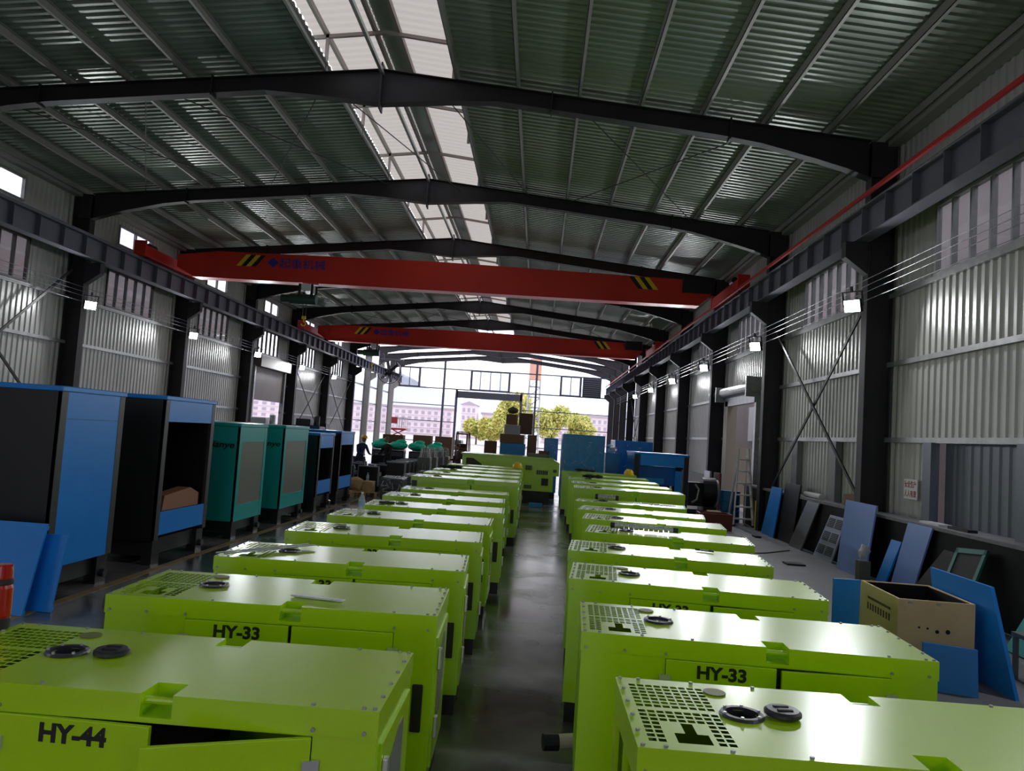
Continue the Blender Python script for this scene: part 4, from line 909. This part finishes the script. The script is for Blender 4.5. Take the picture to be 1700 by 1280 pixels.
# ------------------------------------------------------------------ engines waiting in rows, left background
def make_engine(label, wrapped=False):
    t = thing('engine_set', label, 'engine', (0,0,0), 0, 'engines waiting in rows')
    MB().box(-.62, .62, -.25, -.17, .06, .2).box(-.62, .62, .17, .25, .06, .2).box(-.5, -.4, -.25, .25, 0, .06).box(.4, .5, -.25, .25, 0, .06).build('skid', M['black'], t)
    MB().box(-.3, .25, -.2, .2, .25, .72).box(-.25, .2, -.1, .1, .72, .86).box(-.28, -.18, -.26, .26, .4, .6).build('engine_block', M['engblue'], t, bevel=.02)
    MB().cyl((.25, 0, .45), (.62, 0, .45), .2, 16).build('alternator', M['engine'], t)
    MB().box(-.62, -.52, -.32, .32, .2, .82).build('radiator', M['black'], t); MB().box(-.63, -.51, -.33, .33, .80, .84).box(-.63, -.51, .31, .34, .2, .82).box(-.63, -.51, -.34, -.31, .2, .82).build('radiator_frame', M['galv'], t)
    MB().cyl((-.50, 0, .58), (-.44, 0, .58), .24, 16).build('fan', M['cap'], t)
    MB().tube([(-.3, .15, .72), (-.45, .2, .78), (-.52, .2, .76)], .03, 8).build('hose', M['cap'], t)
    MB().cyl((-.1, -.24, .5), (-.1, -.24, .62), .05, 10).cyl((.08, -.24, .5), (.08, -.24, .62), .05, 10).build('filter', M['chrome'], t)
    return t
e0 = None; rnd = random.Random(3); cnt = 0
rowname = ['front', 'second', 'third', 'fourth', 'fifth', 'sixth']; colname = ['leftmost', 'second from left', 'middle', 'second from right', 'rightmost']
for (x, y, lab) in ((-6.15, 25.2, 'dark engine set in front, left of the front pair'), (-5.35, 25.2, 'dark engine set in front, right of the front pair'),
                    (-6.15, 26.65, 'dark engine set behind the left one of the front pair'), (-5.35, 26.65, 'dark engine set behind the right one of the front pair'),
                    (-7.6, 26.2, 'dark engine set left of the front pair, half hidden by enclosures'), (-7.6, 28.2, 'dark engine set left of the yellow helmeted person'),
                    (-7.4, 30.2, 'dark engine set left of the green tarpaulins'), (-7.4, 32.2, 'dark engine set behind and left of the tarpaulins'), (-6.3, 32.0, 'dark engine set behind the leftmost green tarpaulin'),
                    (-5.4, 32.0, 'dark engine set behind the middle green tarpaulins'), (-4.5, 32.0, 'dark engine set behind the rightmost green tarpaulin'), (-3.6, 31.6, 'dark engine set behind the film shrouded items')):
    if e0 is None: e0 = make_engine(lab); e0.location = (x, y, 0); e0.rotation_euler[2] = PI/2
    else: dup(e0, (x, y, 0), PI/2, lab)
# radiators with bright rims in a receding line
b0 = None
for i in range(5):
    x, y = -4.62, 25.7+.86*i; lab = 'black radiator box with bright rim, %s of the receding line' % ordn[i]
    if b0 is None:
        b0 = thing('radiator_box', lab, 'radiator', (x, y, 0), 0, 'radiator boxes in a receding line'); MB().box(-.3, .3, -.3, .3, .0, .98).build('core', M['black'], b0)
        MB().box(-.32, .34, -.33, -.28, .95, 1.0).box(.28, .34, -.33, -.28, .1, 1.0).box(.28, .34, -.33, .33, .95, 1.0).build('rim', M['galv'], b0)
    else: dup(b0, (x, y, 0), 0, lab)
# wrapped crates close to the lime row
for i, (x, y, w, h) in enumerate(((-3.95, 21.6, .6, .70), (-3.62, 23.2, .55, .72), (-3.5, 24.8, .5, .74))):
    t = thing('wrapped_engine', 'film-wrapped dark engine, %s behind the short left canopies' % ordn[i], 'engine', (x, y, 0), 0, 'film wrapped engines')
    MB().box(-w/2, w/2, -.35, .35, .08, h).cyl((-w*.3, -.37, h*.6), (w*.3, -.37, h*.6), .12, 12).build('engine_block', M['engine'], t, bevel=.03)
    MB().box(-w/2-.03, w/2+.03, -.52, .38, .05, h+.04).build('film_cover', M['film'], t, bevel=.06); mb = MB(); rnd = random.Random(40+i)
    for k in range(16): a = rnd.uniform(-w/2, w/2); zz = rnd.uniform(.2, h); mb.bar((a, -.525, zz), (min(w/2, a+rnd.uniform(.02, .25)), -.525, min(h, max(.1, zz+rnd.uniform(-.2, .2)))), .006, .012)
    for k in range(8): a = rnd.uniform(-w/2, w/2); mb.bar((a, -.5, h+.045), (a+rnd.uniform(-.1, .1), .3, h+.045), .012, .006)
    mb.build('crease_glints', M['white'], t); MB().box(-w/2, w/2, -.4, .3, 0, .05).build('pallet_board', M['pine'], t)  # white bars stand in for glints along the film creases
# wrapped tall items
for i in range(4):
    x, y = -3.9+.12*i, 26.9+.82*i
    t = thing('wrapped_engine', 'tall item shrouded in clear film, %s of the shrouded group' % ordn[i], 'engine', (x, y, 0), 0, 'tall film shrouded items')
    MB().box(-.22, .22, -.25, .25, 0, 1.15).cyl((0, 0, 1.15), (0, 0, 1.35), .12, 10).build('core', M['greyp'], t, bevel=.03)
    mb = MB(); n = 16; rnd = random.Random(60+i)
    for k in range(11): a = rnd.uniform(PI, 2*PI); mb.bar((.375*math.cos(a), .375*math.sin(a), .1), (.17*math.cos(a+.1), .17*math.sin(a+.1), 1.45), .008, .008)
    mb.build('crease_glints', M['white'], t); mb = MB()  # highlights on the shroud folds, drawn as white bars
    A = [(.34*math.cos(2*PI*k/n)*(1+.12*(k % 2)), .34*math.sin(2*PI*k/n)*(1+.12*(k % 2)), .05) for k in range(n)]; B = [(.14*math.cos(2*PI*k/n), .14*math.sin(2*PI*k/n), 1.48) for k in range(n)]
    mb.poly(A+B, [(k, (k+1) % n, n+(k+1) % n, n+k) for k in range(n)]+[tuple(range(n, 2*n))]).build('film_cover', M['film'], t)
# tarps
for i, (x, y, s_) in enumerate(((-6.15, 30.1, .35), (-5.43, 30.1, .36), (-4.71, 30.1, .35), (-4.02, 30.2, .32))):
    mb = MB(); rnd = random.Random(20+i); mb.ball((x, y, 1.42), s_, 3, (1.0, .9, .48), .06, rnd); mb.ball((x+.1, y, 1.58), s_*.5, 2, (1.2, 1, .5), .08, rnd)
    tag(mb.build('green_tarpaulin', M['tarp'], smooth=False), 'bright green tarpaulin bundle, %s of four from the left, on the engines' % ordn[i], 'tarpaulin', 'green tarpaulins over engines')
    t = thing('control_rack', 'glazed control cabinet under green tarpaulin, %s of four from the left' % ordn[i], 'cabinet', (x, y, 0), 0, 'glazed cabinets under tarpaulins'); MB().box(-.26, .26, -.25, .25, 0, 1.23).build('cabinet_body', M['engine'], t); MB().box(-.22, .22, -.26, -.25, 1.0, 1.18).build('screen', mat('screen_grey', (.10, .12, .15), .2), t)
for i, (x, y, w, h, z) in enumerate(((-6.4, 34.2, .9, .5, 1.50), (-5.1, 34.2, .8, .6, 1.45), (-4.15, 34.2, .75, .6, 1.45), (-8.6, 30, .7, 1.0, 1.3))):
    t = thing('carton', ['reddish brown carton behind the leftmost tarpaulin', 'brown carton right behind the green tarpaulins', 'second brown carton right behind the tarpaulins', 'dark carton behind the yellow helmeted man'][i], 'box', (x, y, 0), 0)
    MB().box(-w/2, w/2, -.3, .3, z-1.5, z+h-.2).build('carton_body', [M['card'], mat('tan_card', (.32, .20, .12), .7), mat('tan_card', (.32, .2, .12), .7), M['engine']][i], t)
# pallet with torn carton in front of the engines
t = thing('pallet', 'wooden pallet holding torn cardboard in front of the engines', 'pallet', (-5.2, 23.15, 0), .5)
for i in range(5): MB().box(-.4, .4, -.35+i*.155, -.25+i*.155, .12, .14).build('slat', M['pine'], t)
for i in range(3): MB().box(-.38+i*.34, -.30+i*.34, -.35, .37, 0, .12).build('runner', M['pine'], t)
lay('torn_carton', 'torn tan carton heaped on the pallet', 'carton', MB().ball((-5.35, 23.1, .36), .24, 2, (1.1, .8, .9), .15).box(-5.15, -4.85, 23.0, 23.4, .142, .45), M['pine'])
wb2 = dup(wb_, (-5.05, 23.2, .452), 0, 'clear plastic bottle standing on the torn carton')
# big engines beyond the enclosures
for i, (x, y, z, s_) in enumerate(((-8.35, 23.2, 1.3, 1.0), (-7.1, 23.6, 1.35, 1.1))):
    t = thing('engine_set', ['grey topped engine on high stand behind the teal enclosure', 'dark blue engine on high stand behind the dark enclosure'][i], 'engine', (x, y, 0), 0, 'engines on high stands')
    MB().box(-.5, .5, -.4, .4, 0, z).build('stand', M['black'], t); MB().box(-.45, .45, -.35, .35, z, z+.65).cyl((-.3, -.36, z+.3), (.3, -.36, z+.3), .16, 14).build('engine_block', M['engblue'], t, bevel=.06)
    MB().box(-.35, .1, -.2, .2, z+.65, z+.85).cyl((.25, 0, z+.65), (.25, 0, z+.95), .09, 12).build('manifold', M['wrap'] if i == 0 else M['cap'], t, bevel=.02)
# forklift beyond
t = thing('forklift', 'forklift with dark mast standing near the open gable', 'forklift', (-4.9, 50, 0), 0)
MB().box(-.45, .45, -.2, 1.6, .35, .9).build('chassis', M['cap'], t, bevel=.05)
for s in (-1, 1):
    MB().box(s*.34-.05, s*.34+.05, -.36, -.24, .1, 2.05).build('mast_rail', M['card'], t); MB().box(s*.22-.05, s*.22+.05, -1.3, -.36, .08, .13).build('fork', M['black'], t)
    MB().bar((s*.42, .2, .9), (s*.38, .3, 2.1), .06, .06).bar((s*.42, 1.3, .9), (s*.38, 1.1, 2.1), .06, .06).build('cage_post', M['card'], t)
    for y in (.05, 1.25): MB().cyl((s*.38, y, .28), (s*.52, y, .28), .28, 18).build('wheel', M['tyre'], t)
MB().box(-.42, .42, .2, 1.2, 2.08, 2.14).build('cage_roof', M['card'], t); MB().box(-.34, .34, -.34, -.28, 1.95, 2.05).box(-.34, .34, -.34, -.28, 1.0, 1.08).build('crossbar', M['card'], t); MB().box(-.25, .25, .5, .9, .9, 1.35).build('seat', M['black'], t)
# scissor lift
t = thing('scissor_lift', 'red scissor lift basket raised near the left gable corner', 'lift', (-10.9, 60, 0), 0)
lred = mat('lift_red', (.55, .06, .06), .5)
MB().box(-.6, .6, -.4, .4, .15, .5).build('chassis', lred, t)
for k in range(3): MB().bar((-.5, -.3, .5+k*.5), (.5, -.3, 1.0+k*.5), .04, .08).bar((.5, -.3, .5+k*.5), (-.5, -.3, 1.0+k*.5), .04, .08).build('scissor_arm', lred, t)
MB().box(-.55, .6, -.4, .4, 1.95, 2.1).build('platform', lred, t); mb = MB()
for x in (-.55, -.1, .1, .3, .55): mb.box(x-.02, x+.02, -.4, -.37, 2.1, 2.95).box(x-.02, x+.02, .37, .4, 2.1, 2.95)
mb.box(-.55, .57, -.4, -.37, 2.9, 2.95).box(-.55, .57, .37, .4, 2.9, 2.95).build('guard_rail', M['white'], t); MB().box(-.57, -.1, -.43, -.41, 2.45, 2.95).build('sign_plate', lred, t)
for x in (-.45, .45):
    for y in (-.4, .4): MB().cyl((x, y-.05, .17), (x, y+.05, .17), .17, 14).build('wheel', M['tyre'], t)

# ------------------------------------------------------------------ people
def person(label, loc, rz, cloth, trouser, hat, hairm, bend=0., scale=1., arm=0.5):
    t = thing('person', label, 'person', loc, rz); t.scale = (scale,)*3
    b = bend
    hipz = .92; ch = Vector((0, -math.sin(b)*.48, hipz+math.cos(b)*.48)); nk = ch+Vector((0, -math.sin(b*1.2)*.12, math.cos(b*1.2)*.12)); hd = nk+Vector((0, -.03-math.sin(b)*.1, .13))
    J = {'pel': ((0,0,hipz), .15, .11), 'wai': ((0, -math.sin(b)*.22, hipz+math.cos(b)*.22), .13, .10), 'che': (tuple(ch), .165, .12), 'nec': (tuple(nk), .055, .055)}
    vs = []; es = []; rad = []
    def add(p, r): vs.append(p); rad.append(r); return len(vs)-1
    pel = add((0,0,hipz), (.15, .11)); wai = add(J['wai'][0], (.13, .10)); che = add(tuple(ch), (.16, .115)); nec = add(tuple(nk), (.055, .055)); es += [(pel, wai), (wai, che), (che, nec)]
    for s in (-1, 1):
        hp = add((s*.10, 0, .84), (.09, .09)); kn = add((s*.11, -.03, .48), (.06, .062)); an = add((s*.12, .02, .09), (.042, .045)); to = add((s*.13, -.14, .04), (.04, .03)); es += [(pel, hp), (hp, kn), (kn, an), (an, to)]
        sh = add((s*.19, ch.y, ch.z-.01), (.065, .062)); el = add((s*.25, ch.y-.10*arm*2, ch.z-.26), (.045, .045)); wr = add((s*.18, ch.y-.28*arm*2, ch.z-.30), (.032, .030)); es += [(che, sh), (sh, el), (el, wr)]
    me = bpy.data.meshes.new('body'); me.from_pydata(vs, es, []); o = bpy.data.objects.new('body', me); COL.objects.link(o); o.parent = t
    o.modifiers.new('skin', 'SKIN'); 
    for i, v in enumerate(me.skin_vertices[0].data): v.radius = rad[i]; v.use_root = (i == 0)
    sb = o.modifiers.new('sub', 'SUBSURF'); sb.levels = 1; sb.render_levels = 2
    me.materials.append(cloth)
    # trousers as a clothing shell from the hips down
    mb = MB()
    for s in (-1, 1): mb.cyl((s*.10, 0, .90), (s*.11, -.03, .48), .105, 14, .078).cyl((s*.11, -.03, .48), (s*.12, .02, .10), .078, 14, .065)
    mb.build('trousers', trouser, t)
    hm = MB(); hm.ball(hd, .1, 3, (.78, .92, 1.12)); hm.ball(hd+Vector((0, -.098, -.01)), .018, 1, (1, 1, 1.4)); 
    for s in (-1, 1): hm.ball(hd+Vector((s*.08, 0, -.01)), .022, 1, (.5, 1, 1.3))
    hm.build('head', M['skin'], t, smooth=True)
    em = MB()
    for s in (-1, 1): em.ball(hd+Vector((s*.03, -.088, .012)), .009, 1)
    em.build('eyes', M['dark'], t); MB().bar(hd+Vector((-.022, -.090, -.048)), hd+Vector((.022, -.090, -.048)), .006, .006).build('mouth', M['rust'], t)
    if hat:
        MB().lathe([(.115, .0), (.115, .03), (.10, .075), (.07, .105), (.01, .12)], tuple(hd+Vector((0, .0, .03))), 20).box(hd.x-.07, hd.x+.07, hd.y-.16, hd.y-.08, hd.z+.028, hd.z+.038).build('safety_helmet', M['yellow'], t, smooth=True)
    else: MB().ball(hd+Vector((0, .014, .025)), .104, 3, (.84, .92, 1.0)).build('hair', hairm, t, smooth=True)
    # hands with fingers
    for s in (-1, 1):
        w = Vector((s*.18, ch.y-.28*arm*2, ch.z-.30)); h = MB(); h.ball(w+Vector((-s*.01, -.05, 0)), .035, 2, (.9, 1.2, .5))
        for k, L in enumerate((.055, .065, .062, .05)):
            x = -.026+k*.017; p = w+Vector((x, -.08, 0)); h.tube([p, p+Vector((0, -L*.6, -.004)), p+Vector((0, -L*.85, -.025))], .0075, 6)
        p = w+Vector((-s*.03, -.04, 0)); h.tube([p, p+Vector((-s*.02, -.03, -.01)), p+Vector((-s*.018, -.055, -.02))], .009, 6)
        h.build('hand', M['skin'], t)
    return t
person('person in yellow helmet and navy work jacket leaning over engines', (-6.5, 28.1, 0), .9, M['navy'], M['navy'], True, M['hair'], .28)
person('person in black jacket with dark hair beside the helmeted one', (-5.55, 28.75, 0), -.6, M['blackc'], M['cap'], False, mat('grey_hair', (.12, .11, .11), .8), .15)
person('person in dark brown jacket standing right of the shrouded items', (-2.85, 28.4, 0), -1.2, mat('brown_cloth', (.06, .03, .03), .85), M['blackc'], False, mat('brown_hair', (.12, .07, .04), .7), .1, .95)

# ------------------------------------------------------------------ outside
def tree(label, x, y, h, r, seed):
    t = thing('tree', label, 'tree', (x, y, -.1), 0, 'trees beyond the yard'); rnd = random.Random(seed)
    mb = MB(); mb.cyl((0,0,0), (0,0,h*.5), .18, 8, .12)
    for i in range(5): a = rnd.uniform(0, 6.3); mb.cyl((0,0,h*.35), (math.cos(a)*r*.6, math.sin(a)*r*.6, h*.7), .08, 6, .04)
    mb.build('trunk', M['bark'], t)
    mb = MB(); bm = mb.bm
    blobs = [(rnd.uniform(-r, r)*.6, rnd.uniform(-r, r)*.6, h*.45+rnd.random()*h*.42, r*rnd.uniform(.35, .6)) for _ in range(12)]
    for _ in range(5200):
        bx, by, bz, br = rnd.choice(blobs); d = Vector((rnd.gauss(0,1), rnd.gauss(0,1), rnd.gauss(0,1))).normalized()*br*rnd.uniform(.6, 1.05); p = Vector((bx, by, bz))+d
        s = rnd.uniform(.2, .42); u = Vector((rnd.gauss(0,1), rnd.gauss(0,1), rnd.gauss(0,1))).normalized(); w = u.orthogonal().normalized()
        bm.faces.new([bm.verts.new(p+u*s), bm.verts.new(p+w*s*.6), bm.verts.new(p-u*s), bm.verts.new(p-w*s*.6)])
    mb.build('crown', M['leaf'], t, norm=False)
for i, (x, y, h, r, l) in enumerate(((-12.0, 150, 5.0, 2.6, 'low yellow-green bush tree at the left in the gable door'), (-8.3, 144, 5.4, 2.8, 'low yellow-green bush tree in the middle of the gable door'), (-4.6, 138, 9.2, 3.6, 'tallest yellow-green tree, behind the stacked cartons'),
                        (2.6, 150, 8.0, 3.6, 'yellow-green tree just right of the gable post'), (8.6, 156, 7.0, 3.0, 'yellow-green tree above the wrapped blue enclosures'))): tree(l, x, y, h, r, i)
def block(label, x0, x1, y, h, floors, nw, roof='flat'):
    t = thing('apartment_block', label, 'building', ((x0+x1)/2, y, -.1), 0, 'distant apartment blocks'); w = (x1-x0)/2
    MB().box(-w, w, 0, 12, 0, h).build('wall', M['bwall'], t)
    if roof == 'gable': MB().prism([(-w-.6, -.5, h), (w+.6, -.5, h), (0, -.5, h+w*.5)], (0, 13, 0)).build('roof', M['broof'], t)
    else: MB().box(-w-.5, w+.5, -.6, 12.5, h, h+.7).build('roof', M['broof'], t)
    for f in range(floors):
        z = 1.2+f*(h-1)/floors
        for k in range(nw):
            x = -w+(k+.5)*2*w/nw; MB().box(x-w*.5/nw*1.0, x+w*.5/nw*1.0, -.12, .05, z, z+(h-1)/floors*.5).build('window', M['bwin'], t)
        MB().box(-w, w, -.5, 0, z-.45, z-.3).build('balcony_slab', M['bwall'], t)
block('long pale pink apartment block at the left of the gable view', -75, -34, 300, 10.5, 4, 16); block('pale tower house with pitched roof above the gable door', -29.0, -23.5, 285, 12.5, 4, 3, 'gable')
block('pale pink apartment block behind the yellow-green trees', -21.5, -5, 290, 9.5, 3, 9); block('long pale apartment block at the right of the gable view', 1, 30, 290, 11.0, 4, 14)
block('far left pale apartment block seen past the scissor lift', -125, -80, 330, 11, 4, 12)
# water tower
t = thing('lattice_tower', 'lattice tower topped by an orange tank beyond the gable', 'tower', (0, 100, -.1)); mb = MB()
mb_x = (-.05, 1.6)
tx0, tx1 = -1.55+.3, 1.25
for x in (-.7, .7):
    for y in (-.7, .7): mb.bar((x*1.3, y*1.3, 0), (x, y, 9.6), .14, .14)
for k in range(7):
    z = .6+k*1.35; w = .91-.21*z/9.6
    for s in (-1, 1): mb.bar((-w, s*w, z), (w, s*w, z), .1, .1).bar((s*w, -w, z), (s*w, w, z), .1, .1).bar((-w, s*w, z), (w, s*w, z+1.3), .06, .06)
mb.build('lattice', M['galv'], t); MB().box(-.78, .78, -.78, .78, 9.6, 12.3).build('tank', M['brick'], t); t.location.x = -.85
# hills
mb = MB(); rnd = random.Random(2); N = 60; pr = []
for i in range(N+1): x = -300+600*i/N; pr.append((x, 18+9*math.sin(i*.35)+5*math.sin(i*.9+1)+4*rnd.random()))
A = [(x, 400, -1) for x, z in pr]; B = [(x, 415, z) for x, z in pr]; C_ = [(x, 460, -1) for x, z in pr]
mb.poly(A+B+C_, [(i, i+1, N+1+i+1, N+1+i) for i in range(N)]+[(N+1+i, N+1+i+1, 2*N+2+i+1, 2*N+2+i) for i in range(N)])
struct(mb.build('hills', M['hill'], smooth=True))
# parked car and yard fence outside
t = thing('parked_car', 'dark car parked in the yard left of the gable door', 'car', (-8.6, 80, -.1), 0); MB().box(-.9, .9, -2.1, 2.1, .35, .85).box(-.78, .78, -1.1, 1.3, .85, 1.4).build('car_body', M['cap'], t, bevel=.12)
for s in (-1, 1):
    for y in (-1.3, 1.3): MB().cyl((s*.75, y, .33), (s*.92, y, .33), .33, 16).build('wheel', M['tyre'], t)
